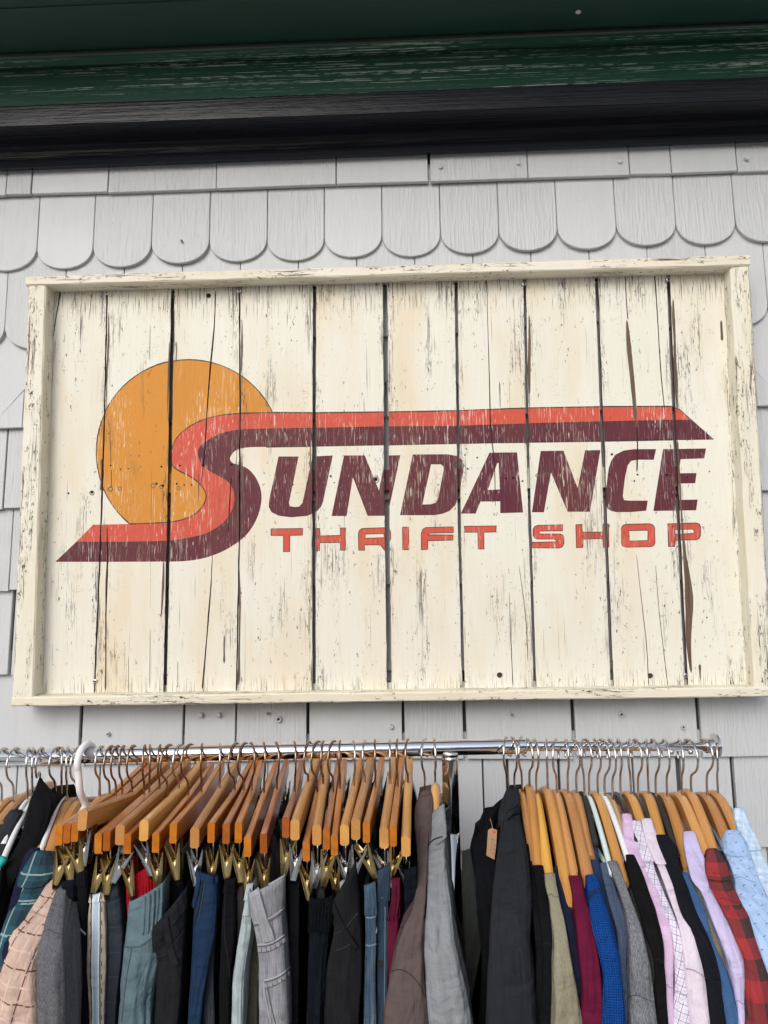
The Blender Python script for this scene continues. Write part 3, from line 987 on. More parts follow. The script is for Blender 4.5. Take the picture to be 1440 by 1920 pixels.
for i, (pts, ws) in enumerate([
    ([(113, 546), (108, 575), (103, 605), (100, 630)], [3, 2, 2, 1]),
    ([(404, 545), (402, 600), (399, 640), (394, 690), (388, 770), (383, 850), (377, 905)], [2, 2, 3, 3, 2, 2, 1]),
    ([(398, 1040), (395, 1100), (391, 1150), (387, 1200), (382, 1260), (379, 1292)], [1, 2, 3, 2, 3, 3]),
    ([(201, 985), (202, 1060), (199, 1150), (199, 1220), (198, 1296)], [1.5, 2.5, 2.5, 2, 2]),
    ([(433, 895), (430, 950), (427, 1000)], [1.5, 2, 1]),
    ([(1172, 516), (1174, 560), (1177, 600)], [2, 1.6, 2]),
    ([(1194, 800), (1195, 840), (1194, 885)], [2, 2.5, 3]),
    ([(1227, 514), (1231, 570), (1234, 620), (1239, 700), (1246, 770)], [2.4, 2, 1.6, 2, 1.5]),
    ([(1193, 1040), (1203, 1130), (1212, 1210), (1216, 1288)], [0.8, 1.2, 1.4, 1.6]),
    ([(1229, 1060), (1235, 1140), (1244, 1220), (1252, 1288)], [0.9, 1.2, 1.2, 1.5]),
    ([(913, 525), (915, 620), (918, 720), (920, 800), (927, 870), (929, 950)], [1, 1.2, 2, 2.2, 1.8, 1]),
    ([(937, 715), (938, 765)], [2, 1]),
    ([(973, 1060), (985, 1150), (990, 1240)], [0.8, 1.2, 0.8]),
    ([(209, 880), (209, 915)], [1.2, 1]),
    ([(208, 825), (208, 872)], [0.8, 1.2]),
    ([(333, 1240), (333, 1290)], [1, 1]),
    ([(282, 1180), (281, 1290)], [0.7, 1.3]),
    ([(241, 1230), (242, 1294)], [0.7, 1.0]),
    ([(955, 1110), (958, 1200), (962, 1285)], [0.7, 1.3, 1.2]),
    ([(282, 610), (281, 675)], [0.8, 1]),
    ([(173, 545), (166, 600)], [0.9, 0.7]),
]):
    art(HOLE, OUT, jag(pts, ws, seed=40 + i, amp=0.6), 3.0)
def disc(px, py, r, e=1.0):
    return [(px + r * e * math.cos(a), py + r * math.sin(a)) for a in [2 * math.pi * q / 10 for q in range(10)]]
for (px, py, r) in [(391, 554, 4.6), (937, 1266, 5.4), (1219, 1267, 5.2), (208, 873, 1.7), (227, 880, 1.4), (241, 879, 1.2), (303, 875, 2.0), (337, 873, 1.9), (380, 872, 2.2), (434, 871, 2.2), (128, 925, 2.0), (172, 923, 2.6), (294, 907, 2.2), (306, 911, 2.4), (331, 907, 2.0), (345, 909, 1.5), (359, 909, 1.7), (620, 893, 2.2), (627, 905, 1.4), (705, 899, 3.6), (577, 906, 1.6), (549, 909, 1.8), (872, 853, 1.7), (895, 858, 1.7), (877, 879, 1.9), (949, 897, 1.6), (963, 896, 2.2), (980, 902, 1.9), (1147, 852, 2.4), (1143, 890, 1.8), (1193, 849, 2.2), (1195, 890, 2.0), (1189, 902, 1.8), (1250, 891, 2.6), (1258, 890, 1.5), (1289, 895, 1.4), (1330, 884, 1.3)]:
    art(HOLE, OUT, disc(px, py, r), 3.0)
# charred-looking rings of old nail stains
for (px, py, r) in [(208, 917, 5), (225, 916, 4), (288, 911, 5), (303, 913, 4), (334, 915, 4), (705, 900, 7), (1255, 893, 6), (1008, 892, 4), (1026, 889, 4), (172, 924, 5)]:
    pts = [(px + r * (0.8 + 0.5 * nz(q * 2.1, px)) * math.cos(q * 0.63), py + r * (0.8 + 0.5 * nz(q * 1.7, py)) * math.sin(q * 0.63)) for q in range(10)]
    stroke(10, BAREc, pts, 1.6, True, 2.0)

GAPX = [   # joints between the boards: (x at y=545, x at y=780, x at y=1000, x at y=1285, width)
    ((201, 196, 189, 177.5), 3.6), ((324, 320, 316, 309.5), 6.0), ((449, 450, 449, 443.5), 3.2), ((590, 589, 588.5, 589), 6.5),
    ((722, 724, 726, 730), 9.0), ((855.5, 858.5, 861.5, 869), 5.5), ((984, 988, 994, 1003), 5.0), ((1119, 1128, 1136, 1147.5), 6.0), ((1254, 1263.5, 1273, 1287), 6.5)]
YS = (545, 780, 1000, 1285)
def gx(i, y):
    t = list(zip(YS, GAPX[i][0]))
    if y < 545:
        return GAPX[i][0][0] + (y - 545) * (GAPX[i][0][1] - GAPX[i][0][0]) / 235
    if y > 1285:
        return GAPX[i][0][3] + (y - 1285) * (GAPX[i][0][3] - GAPX[i][0][2]) / 285
    return interp(t, y)
lx = lambda y: lerp(100, 78, (y - 545) / 740) - 8
rx = lambda y: lerp(1355, 1399, (y - 510) / 775) + 8
def ytop(x): return lerp(534, 496, (x - 52) / 1355) + 2
def ybot(x): return lerp(1306, 1289, (x - 21) / 1423) + 4
PLANKS = []
for i in range(10):
    left = (lambda y: lx(y)) if i == 0 else (lambda y, i=i: gx(i - 1, y) + GAPX[i - 1][1] / 2)
    right = (lambda y: rx(y)) if i == 9 else (lambda y, i=i: gx(i, y) - GAPX[i][1] / 2)
    y0 = ytop(left(520)); y1 = ybot(left(1290))
    n = 44
    Ledge, Redge = [], []
    for q in range(n + 1):
        t = q / n
        yl = lerp(ytop(left(520)), ybot(left(1290)), t)
        yr = lerp(ytop(right(520)), ybot(right(1290)), t)
        jl = 0.9 * nz(q * 0.55, i * 7.7, 1) + 0.5 * nz(q * 1.9, i * 7.7, 3)
        jr = 0.9 * nz(q * 0.55, i * 7.7, 11) + 0.5 * nz(q * 1.9, i * 7.7, 13)
        Ledge.append((left(yl) + jl, yl)); Redge.append((right(yr) + jr, yr))
    poly = Ledge + Redge[::-1]
    P2 = [A(*p) for p in poly]
    xmin, xmax = min(p[0] for p in P2), max(p[0] for p in P2)
    zmin, zmax = min(p[1] for p in P2), max(p[1] for p in P2)
    verts, faces, info = [], [], []
    def addf(pl, inf):
        b0 = len(verts)
        pl = list(pl)
        if sum(pl[q - 1][0] * pl[q][1] - pl[q][0] * pl[q - 1][1] for q in range(len(pl))) < 0:
            pl = pl[::-1]
        verts.extend(Vector(p) for p in pl)
        faces.append(list(range(b0, b0 + len(pl))))
        info.append(inf)
    addf(P2, (0, CRM, 0.0))
    for (pr, colr, kd, pl) in ART:
        q2 = [A(*p) for p in pl]
        if max(p[0] for p in q2) < xmin or min(p[0] for p in q2) > xmax:
            continue
        addf(q2, (pr, colr, kd))
    res = delaunay_2d_cdt(verts, [], faces, 1, 1e-3, True)
    vo, fo, of = res[0], res[2], res[5]
    mb = MB()
    cols, kinds = [], []
    dy = random.Random(i).uniform(-0.0015, 0.0015)
    YF = PY + dy
    TH = 0.007
    ledge3 = [A(*p) for p in Ledge]; redge3 = [A(*p) for p in Redge]
    lt = sorted([(p[1], p[0]) for p in ledge3]); rt = sorted([(p[1], p[0]) for p in redge3])
    def uvp(v):
        l_, r_ = interp(lt, v.y), interp(rt, v.y)
        return ((v.x - l_) / (r_ - l_), (v.y - zmin) / 1000)
    ecount = {}
    keep = []
    for f_, o_ in zip(fo, of):
        if 0 not in o_:
            continue
        best = max((info[q] for q in o_), key=lambda t_: t_[0])
        if best[0] == HOLE:
            continue
        keep.append((f_, best))
    for f_, best in keep:
        ps = [vo[q] for q in f_]
        ar = sum(ps[q].x * ps[(q + 1) % len(ps)].y - ps[(q + 1) % len(ps)].x * ps[q].y for q in range(len(ps)))
        ff = list(f_) if ar > 0 else list(f_)[::-1]
        mb.add([Vector((vo[q].x / 1000, YF, vo[q].y / 1000)) for q in ff], [uvp(vo[q]) for q in ff])
        cols.append(best[1]); kinds.append(best[2])
        for a, c in zip(ff, ff[1:] + ff[:1]):
            ecount.setdefault((min(a, c), max(a, c)), []).append((a, c))
    for kk, l_ in ecount.items():
        if len(l_) == 1:
            a, c = l_[0]
            pa, pc = vo[a], vo[c]
            mb.add([Vector((pc.x / 1000, YF, pc.y / 1000)), Vector((pa.x / 1000, YF, pa.y / 1000)), Vector((pa.x / 1000, YF + TH, pa.y / 1000)), Vector((pc.x / 1000, YF + TH, pc.y / 1000))], [(0.5, 0)] * 4)
            cols.append(BAREc); kinds.append(2.0)
    bk = [Vector((p[0] / 1000, YF + TH, p[1] / 1000)) for p in P2]
    mb.add(bk[::-1], [(0.5, 0)] * len(bk)); cols.append(BAREc); kinds.append(2.0)
    o = mb.build('plank', M['sign'], sign, attrs={'paint': ('FLOAT_COLOR', cols), 'kind': ('FLOAT', kinds)})
    PLANKS.append(o)

# battens behind the boards
def batten(ya, yb, segs, name):
    mb = MB(); cols, kinds = [], []
    for (xa, xb, colr, kd) in segs:
        a, c = U(xa, ya(xa), PY + 0.0095), U(xb, ya(xb), PY + 0.0095)
        d, e = U(xa, yb(xa), PY + 0.0095), U(xb, yb(xb), PY + 0.0095)
        mb.add([d, e, c, a], [(0.5, 0.1)] * 4); cols.append(colr); kinds.append(kd)
        h = Vector((0, 0.012, 0))
        mb.add([a, c, c + h, a + h], [(0.5, 0)] * 4); cols.append(BAREc); kinds.append(2.0)
        mb.add([e, d, d + h, e + h], [(0.5, 0)] * 4); cols.append(BAREc); kinds.append(2.0)
    return mb.build(name, M['sign'], sign, attrs={'paint': ('FLOAT_COLOR', cols), 'kind': ('FLOAT', kinds)})
batten(lambda x: ytop(x) - 2, lambda x: ytop(x) + 17, [(60, 1395, CRM, 0.0)], 'batten')
batten(lambda x: ybot(x) - 22, lambda x: ybot(x) + 2, [(45, 1430, CRM, 0.0)], 'batten')
mseg = [(90, 210, CRM, 0), (210, 345, SUNC, 1), (345, 470, MAR, 1), (470, 700, MAR, 1), (700, 920, MAR, 1), (920, 1060, CRM, 0), (1060, 1200, CRM, 0), (1200, 1395, MAR, 1)]
batten(lambda x: lerp(890, 872, x / 1440), lambda x: lerp(928, 910, x / 1440), mseg, 'batten')

# the frame: four square timbers
def timber(name, c0, c1, Yf, Yb, n=30, ch=0.003, amp=0.0009, seed=0, rotated=False):
    """c0, c1: ((px,py),(px,py)) the two front edges at either end; front plane Yf, back plane Yb"""
    mb = MB()
    rows, uv = [], []
    e0, e1 = [U(*p, Yf) for p in c0], [U(*p, Yf) for p in c1]
    acc = 0
    for q in range(n + 1):
        t = q / n
        a, c = e0[0].lerp(e1[0], t), e0[1].lerp(e1[1], t)
        w = (c - a).normalized()
        back = Vector((0, Yb - Yf, 0))
        yv = Vector((0, 1, 0))
        j = lambda s: amp * nz(q * 0.5, seed * 3.1, s) + amp * 0.5 * nz(q * 1.7, seed * 3.1, s + 5)
        cl = ch * (1 + 0.5 * nz(q * .7, seed, 9)); cr_ = ch * (1 + 0.5 * nz(q * .7, seed, 19))
        r = [a + back + w * j(1), a + yv * cl + w * j(2), a + w * (cl + j(2)) + yv * j(3), c - w * (cr_ + j(4)) + yv * j(5), c + yv * cr_ + w * j(4), c + back + w * j(6)]
        rows.append(r)
        if q:
            acc = (e1[0] - e0[0]).length * t
        us, s_ = [], 0
        for i, p in enumerate(r):
            if i:
                s_ += (p - r[i - 1]).length
            us.append((s_, acc))
        us.append((s_ + (r[-1] - r[0]).length, acc))
        uv.append(us)
    mb.grid(rows, closed=True, uv=uv, cap0=True, cap1=True)
    return mb.build(name, M['frame'], sign)
timber('frame_stile', ((53, 532), (86, 532)), ((22, 1309), (62, 1309)), FY, -0.012, seed=1)
timber('frame_stile', ((1370, 496), (1406.5, 496)), ((1416, 1290), (1452, 1290)), FY + 0.001, -0.012, seed=2, ch=0.005, amp=0.0016)
timber('frame_rail', ((48, 518), (48.5, 535)), ((1407, 477.5), (1406.5, 497)), FY - 0.003, -0.012, n=44, seed=3, ch=0.0025)
timber('frame_rail', ((21.5, 1307), (21, 1325)), ((1457, 1288), (1457, 1306.5)), FY - 0.001, -0.012, n=44, seed=4, ch=0.0025)
for (px, py) in [(200.5, 549), (448.5, 545), (983, 532), (1253, 524), (178, 1277), (1285, 1266.5)]:
    c = U(px, py, PY - 0.004)
    mb = MB()
    rg = lambda r_, y: [c + Vector((r_ * math.cos(a), y, r_ * math.sin(a))) for a in [2 * math.pi * q / 12 for q in range(12)]]
    mb.grid([rg(0.0042, 0.004), rg(0.0047, 0.0), rg(0.0042, -0.0012), rg(0.002, -0.0018), rg(0.0012, -0.0006)], closed=True, cap1=True)
    mb.mi[-1] = 1
    for a in (0.4, 0.4 + math.pi / 2):
        mb.box(c + Vector((0, -0.0017, 0)), Vector((0.003 * math.cos(a), 0, 0.003 * math.sin(a))), Vector((0, 0.0003, 0)), Vector((-0.0005 * math.sin(a), 0, 0.0005 * math.cos(a))), 1)
    mb.build('screw', [M['screw'], M['dark']], sign)
# ------------------------------------------------------------------ garment rack
RY = CAM.y + 1.08
PXM = 1.08 / F            # metres per photo pixel at the rail
r_thick, r_thin = 14.0 * PXM, 9.3 * PXM
ra, rb, rc_ = U(-190, 1425, RY), U(986, 1398.4, RY), U(1336, 1398.6, RY)
def rail_at(x):
    if x < rb.x:
        return ra.z + (rb.z - ra.z) * (x - ra.x) / (rb.x - ra.x), r_thick
    return rb.z + (rc_.z - rb.z) * (x - rb.x) / (rc_.x - rb.x), r_thin
px_post = U(843.5, 1406, RY)
rack = thing('garment_rack', 'chrome garment rack whose telescoping rail carries all the hangers', 'clothes rack', (px_post.x, RY, 0))
mb = MB(); mb.tube([ra, ra.lerp(rb, .5), rb - (rb - ra).normalized() * 0.002, rb], [r_thick, r_thick, r_thick, r_thick * 0.93], 40)
mb.build('rail', M['chrome'], rack, smooth=True)
mb = MB(); mb.tube([rb - Vector((0.1, 0, 0)), rb, rc_], r_thin, 32)
thin = mb.build('extension_rail', M['chrome'], rack, smooth=True)
mb = MB(); ax = Vector((1, 0, 0))
mb.tube([rc_ - ax * .012, rc_ - ax * 0.010, rc_ - ax * .002, rc_, rc_ + ax * 0.003, rc_ + ax * 0.006, rc_ + ax * .007], [r_thin * 1.25, r_thin * 1.4, r_thin * 1.4, r_thin * 1.6, 0.018, 0.018, 0.016], 32)
mb.build('end_cap', M['chrome_dark'], rack, smooth=False)
for px in (1089, 1212, 1259, 1295):
    p = U(px, 1406.5, RY - 0.001)
    mb = MB(); mb.tube([p, p - Vector((0, 0, 0.003)), p - Vector((0, 0, 0.0055)), p - Vector((0, 0, 0.0062))], [0.0034, 0.0036, 0.003, 0.001], 12)
    mb.build('snap_button', M['hook_steel'], rack, smooth=True)
def upright(x, first):
    zc, _ = rail_at(x)
    rp = 0.0122
    jz = U(860, 1557, RY).z
    top = Vector((x, RY, zc - r_thick * 0.55))
    mb = MB()
    mb.tube([Vector((x, RY, jz - 0.0012)), Vector((x, RY, jz)), Vector((x, RY, zc - 0.018)), top], [rp * .97, rp, rp, rp], 40)
    mb.build('post', M['chrome_post'], rack, smooth=True)
    mb = MB(); mb.tube([top - Vector((0, 0, .006)), top - Vector((0, 0, .003)), top + Vector((0, 0, .001))], [rp * 1.0, rp * 1.14, rp * 1.2], 40)
    mb.build('post_collar', M['chrome'], rack, smooth=True)
    mb = MB(); mb.tube([Vector((x, RY, 0.08)), Vector((x, RY, jz - 0.0018))], rp * 1.03, 40)
    mb.build('lower_post', M['chrome_post'], rack, smooth=True)
    mb = MB(); mb.tube([Vector((x, RY - 0.26, 0.09)), Vector((x, RY + 0.26, 0.09))], 0.0125, 20)
    foot = mb.build('foot_bar', M['chrome'], rack, smooth=True)
    for s in (-1, 1):
        mb = MB(); c = Vector((x, RY + s * 0.24, 0.035))
        mb.tube([c - ax * .012, c + ax * .012], 0.034, 24)
        mb.tube([c + Vector((0, 0, 0.03)), c + Vector((0, 0, 0.05))], 0.006, 10)
        mb.build('castor', M['black_plastic'], rack)
upright(px_post.x, True)
upright(U(-180, 1420, RY).x, False)

# ------------------------------------------------------------------ hangers
rg = random.Random(11)
def smoothpts(pts, n=5):
    out = []
    m = len(pts)
    for i in range(m - 1):
        p0, p1, p2, p3 = (Vector(pts[max(0, min(m - 1, q))]) for q in (i - 1, i, i + 1, i + 2))
        for q in range(n):
            t = q / n
            out.append(0.5 * ((2 * p1) + (p2 - p0) * t + (2 * p0 - 5 * p1 + 4 * p2 - p3) * t * t + (3 * p1 - p0 - 3 * p2 + p3) * t ** 3))
    out.append(Vector(pts[-1]))
    return out

def make_hook(root, base, d, mat, wire=0.0017, Rl=0.0235, flip=1, lean=None):
    """steel hook over the rail; base is where the stem enters the hanger, d the hanger's forward direction"""
    zc, rr = rail_at(base.x)
    zc += 0.0
    hx = base.x if lean is None else base.x + lean
    cz = zc + rr + wire - Rl
    an = rg.uniform(-0.30, 0.30)
    dd = (Matrix.Rotation(an, 3, 'Z') @ d)
    dd.z = 0; dd.normalize()
    c = Vector((hx, RY, cz))
    pts = []
    for a in (205, 180, 150, 120, 90, 60, 30, 0, -25, -48):
        pts.append(c + dd * (Rl * math.cos(R(a)) * flip) + Vector((0, 0, Rl * math.sin(R(a)))))
    b2 = Vector((base.x, base.y, base.z))
    drop = (cz - Rl) - base.z
    pts.append(b2 + dd * 0.0035 * flip + Vector((0, 0, max(0.012, drop * 0.72 + 0.004))))
    pts.append(b2 + Vector((0, 0, max(0.006, drop * 0.42))))
    pts.append(b2 - Vector((0, 0, 0.006)))
    mb = MB()
    mb.tube(smoothpts(pts, 4), wire, 8)
    return mb.build('hook', mat, root, smooth=True)

def bar_sweep(mb, path, w, hs, ch=0.0018, bulge=0.0):
    """timber of width w (sideways) and heights hs hung below the path points"""
    rows, uv = [], []
    acc = 0
    for i, p in enumerate(path):
        t = (path[min(i + 1, len(path) - 1)] - path[max(i - 1, 0)])
        th = Vector((t.x, t.y, 0)).normalized()
        side = Vector((th.y, -th.x, 0))
        tn = t.normalized()
        up = side.cross(tn)
        if up.z < 0:
            up = -up
        h = hs[i] if isinstance(hs, list) else hs
        ww = (w[i] if isinstance(w, list) else w) / 2
        c = [(-ww, -ch), (-ww + ch, 0), (0, bulge), (ww - ch, 0), (ww, -ch), (ww, -h + ch), (ww - ch, -h), (-ww + ch, -h), (-ww, -h + ch)]
        rows.append([p + side * a + up * b_ for a, b_ in c])
        if i:
            acc += (p - path[i - 1]).length
        us, s_ = [], 0
        for q, pt in enumerate(rows[-1]):
            if q:
                s_ += (pt - rows[-1][q - 1]).length
            us.append((s_, acc))
        us.append((s_ + .01, acc))
        uv.append(us)
    mb.grid(rows, closed=True, uv=uv)
    n = len(rows[0])
    for row, rev in ((rows[0], False), (rows[-1], True)):
        pts = row if rev else row[::-1]
        o0 = row[0]
        mb.add(pts, [((p - o0).length * 0.7, (p.z - o0.z) * 0.4 + 0.3) for p in pts])

def make_clip(root, hole, d, mat, horns):
    """spring clip with a forked plate; hole is where the rod hooks in, jaws close below"""
    rot = Matrix.Rotation(rg.gauss(0, 0.2), 3, d)
    side = rot @ Vector((-d.y, d.x, 0)).normalized()
    up = rot @ Vector((0, 0, 1))
    P = lambda s, f, z: hole + side * s + d * f + up * z
    mb = MB()
    W = 0.0122 * horns
    # forked end plates facing front and back, notch at the top
    prof = [(-W, 0.017), (-W * 0.9, 0.018), (-W * 0.66, 0.004), (-W * 0.3, -0.004), (W * 0.3, -0.004), (W * 0.66, 0.004), (W * 0.9, 0.018), (W, 0.017), (W * 0.62, -0.010), (W * 0.34, -0.026), (-W * 0.34, -0.026), (-W * 0.62, -0.010)]
    for f in (0.0085, -0.0085):
        for sgn in (1,):
            fr = [P(a, f + 0.0006 * (1 if f > 0 else -1) + (0.0016 if abs(a) < W * 0.3 else 0.0), b_) for a, b_ in prof]
            bk = [P(a, f - 0.0006 * (1 if f > 0 else -1), b_) for a, b_ in prof]
            mid = P(0, f + 0.002 * (1 if f > 0 else -1), -0.009)
            for q in range(len(fr)):
                j = (q + 1) % len(fr)
                mb.add([mid, fr[q], fr[j]]); mb.add([fr[q], bk[q], bk[j], fr[j]])
    # the two leaves
    for s in (-1, 1):
        rows = []
        for z, x in ((0.020, W * 1.04), (0.010, W * 0.86), (-0.002, W * 0.66), (-0.014, W * 0.48), (-0.026, W * 0.30), (-0.032, W * 0.12)):
            rows.append([P(s * x, -0.0105, z), P(s * x * 1.03, 0, z), P(s * x, 0.0105, z)])
        mb.grid(rows)
        rows2 = [[p - side * s * 0.0012 for p in r_] for r_ in rows]
        mb.grid(rows2)
    # spring coil
    mb.tube([P(0, -0.007, -0.006), P(0, 0.007, -0.006)], 0.0036, 10)
    o = mb.build('clip', mat, root)
    return o

def ring_pts(c, ux, uy, r_, n=10):
    return [c + ux * (r_ * math.cos(2 * math.pi * q / n)) + uy * (r_ * math.sin(2 * math.pi * q / n)) for q in range(n + 1)]

HB = 0.175
CLIP_DIR = []
def clip_hanger(sx, sy, fx, fy, kind, label):
    base = U(sx, sy, RY)
    dr = ray(fx, fy).normalized()
    # front end of the bar: nearer crossing of the ray with a sphere about the stem
    cc = base - Vector((0, 0, 0.012))
    oc = CAM - cc
    b_ = oc.dot(dr); q = b_ * b_ - (oc.length_squared - HB * HB)
    fe = CAM + dr * (-b_ - math.sqrt(q)) if q > 0 else CAM + dr * (-b_)
    ar = fe - cc
    d = Vector((ar.x, ar.y, 0)).normalized()
    back = cc - Vector((ar.x, ar.y, -0.15 * ar.z)) 
    up = Vector((0, 0, 0.012))
    zc, _ = rail_at(base.x)
    root = thing('clip_hanger', label, 'hanger', (base.x, RY, zc), 'wooden clip hangers with trousers')
    light = kind == 'l'
    w, h = (0.0112, 0.027) if light else (0.0088, 0.0265)
    path = [back + up, back.lerp(cc, .5) + up + Vector((0, 0, 0.001)), cc + up + Vector((0, 0, 0.0018)), cc.lerp(fe, .5) + up + Vector((0, 0, 0.001)), fe + up]
    mb = MB()
    bar_sweep(mb, path, w, [h * .9, h, h * 1.02, h, h * .9], 0.0022 if light else 0.0012, 0.0012 if light else 0.0002)
    mb.build('bar', M[{'l': 'light_wood', 'o': 'orange_wood', 'r': 'red_wood'}[kind]], root)
    make_hook(root, base, d, M['hook_brown'] if kind != 'l' or rg.random() < .6 else M['hook_steel'], wire=0.0016)
    cm = M['nickel'] if light else M['brass']
    holes = []
    for e, s in ((fe, -1), (back, 1)):
        p = e + d * (0.014 * s) - Vector((0, 0, 0.010))
        drop = rg.uniform(0.022, 0.031)
        hole = p - Vector((0, 0, drop))
        mb = MB()
        mb.tube([p, p - Vector((0, 0, drop * .5)), hole + Vector((0, 0, 0.003)), hole + d * -0.003 + Vector((0, 0, -0.001)), hole + d * 0.006 + Vector((0, 0, 0.001))], 0.0012, 6)
        mb.build('clip_rod', M['hook_brown'] if not light else M['hook_steel'], root, smooth=True)
        make_clip(root, hole, d, cm, rg.uniform(0.62, 0.86))
        holes.append(hole)
    CLIP_DIR.append((base, d, holes[0], root))
    return root

FTAB = [(1440, 0.0), (1470, 0.004), (1500, 0.03), (1530, 0.052), (1582, 0.10), (1642, 0.15), (1709, 0.20), (1737, 0.216), (1800, 0.228), (1950, 0.234), (2400, 0.24)]
def f_of(y, off=0):
    return interp(FTAB, y - off)

SH_DIR = {}
def shirt_hanger(key, sx, sy, ex, ey, w, mat, label, cat_group, hookmat, off=0, h=0.026, kind='wood', flip=1, tip=None):
    base = U(sx, sy, RY)
    fe = f_of(ey, off)
    end = U(ex, ey, RY - fe)
    v = end - base
    d = Vector((v.x, v.y, 0)).normalized()
    hl = math.hypot(v.x, v.y)
    slope = -v.z / hl
    zc, _ = rail_at(base.x)
    root = thing('shirt_hanger' if kind == 'wood' else 'plastic_hanger', label, 'hanger', (base.x, RY, zc), cat_group)
    mb = MB()
    path, hs, ws = [], [], []
    L = 0.205
    for q in range(-12, 13):
        s = q / 12 * (L if q < 0 else min(L, hl + 0.022))
        a = abs(s)
        z = -slope * a * (0.62 + 0.38 * min(1, a / max(0.04, hl))) if a < hl else -slope * a
        z -= 0.10 * max(0, a - hl) ** 1.6 * 2
        z += slope * (0.016 - math.sqrt(a * a + 0.016 ** 2) + a) * 0.9 - slope * 0.016 * 0.9
        path.append(base + d * s + Vector((0, 0, z)))
        if kind == 'wood':
            hs.append(lerp(h * 1.15, h * 0.85, a / L))
            ws.append(w * lerp(0.92, 1.12, a / L))
        else:
            hs.append(0.010); ws.append(w)
    if kind == 'wood':
        bar_sweep(mb, path, ws, hs, 0.0032, 0.0006)
        mb.build('hanger_arms', mat, root)
    else:
        mb.tube(path, [w / 2] * len(path), 10)
        mb.tube([path[0], path[0].lerp(path[-1], .5) - Vector((0, 0, 0.004)), path[-1]], w * .42, 8)
        mb.build('hanger_arms', mat, root, smooth=True)
    if hookmat is not None:
        make_hook(root, base, d, hookmat, wire=0.0017, flip=flip, Rl=rg.uniform(0.021, 0.0245))
    if tip:
        mb = MB()
        a, c = U(*tip[0], RY - fe - 0.012), U(*tip[1], RY - fe - 0.016)
        mb.tube([a, c], w * 0.62, 10)
        mb.build('grip_tip', M['teal_rubber'], root, smooth=True)
    SH_DIR[key] = (base, d, root)
    return root

# ------------------------------------------------------------------ garments
def resample(rows, step):
    """rows: (xl, yl, xr, yr, f) -> dense list"""
    out = []
    m = len(rows)
    for i in range(m - 1):
        a, b_ = rows[i], rows[i + 1]
        p0, p3 = rows[max(0, i - 1)], rows[min(m - 1, i + 2)]
        n = max(2, int(math.ceil(((b_[1] + b_[3]) - (a[1] + a[3])) / 2 / step)))
        for q in range(n):
            t = q / n
            row = []
            for k_ in range(5):
                m1 = (b_[k_] - p0[k_]) / max(1e-6, (b_[1] + b_[3] - p0[1] - p0[3])) * (b_[1] + b_[3] - a[1] - a[3])
                m2 = (p3[k_] - a[k_]) / max(1e-6, (p3[1] + p3[3] - a[1] - a[3])) * (b_[1] + b_[3] - a[1] - a[3])
                t2, t3 = t * t, t * t * t
                row.append((2*t3 - 3*t2 + 1) * a[k_] + (t3 - 2*t2 + t) * m1 + (-2*t3 + 3*t2) * b_[k_] + (t3 - t2) * m2)
            out.append(tuple(row))
    out.append(tuple(rows[-1]))
    return out

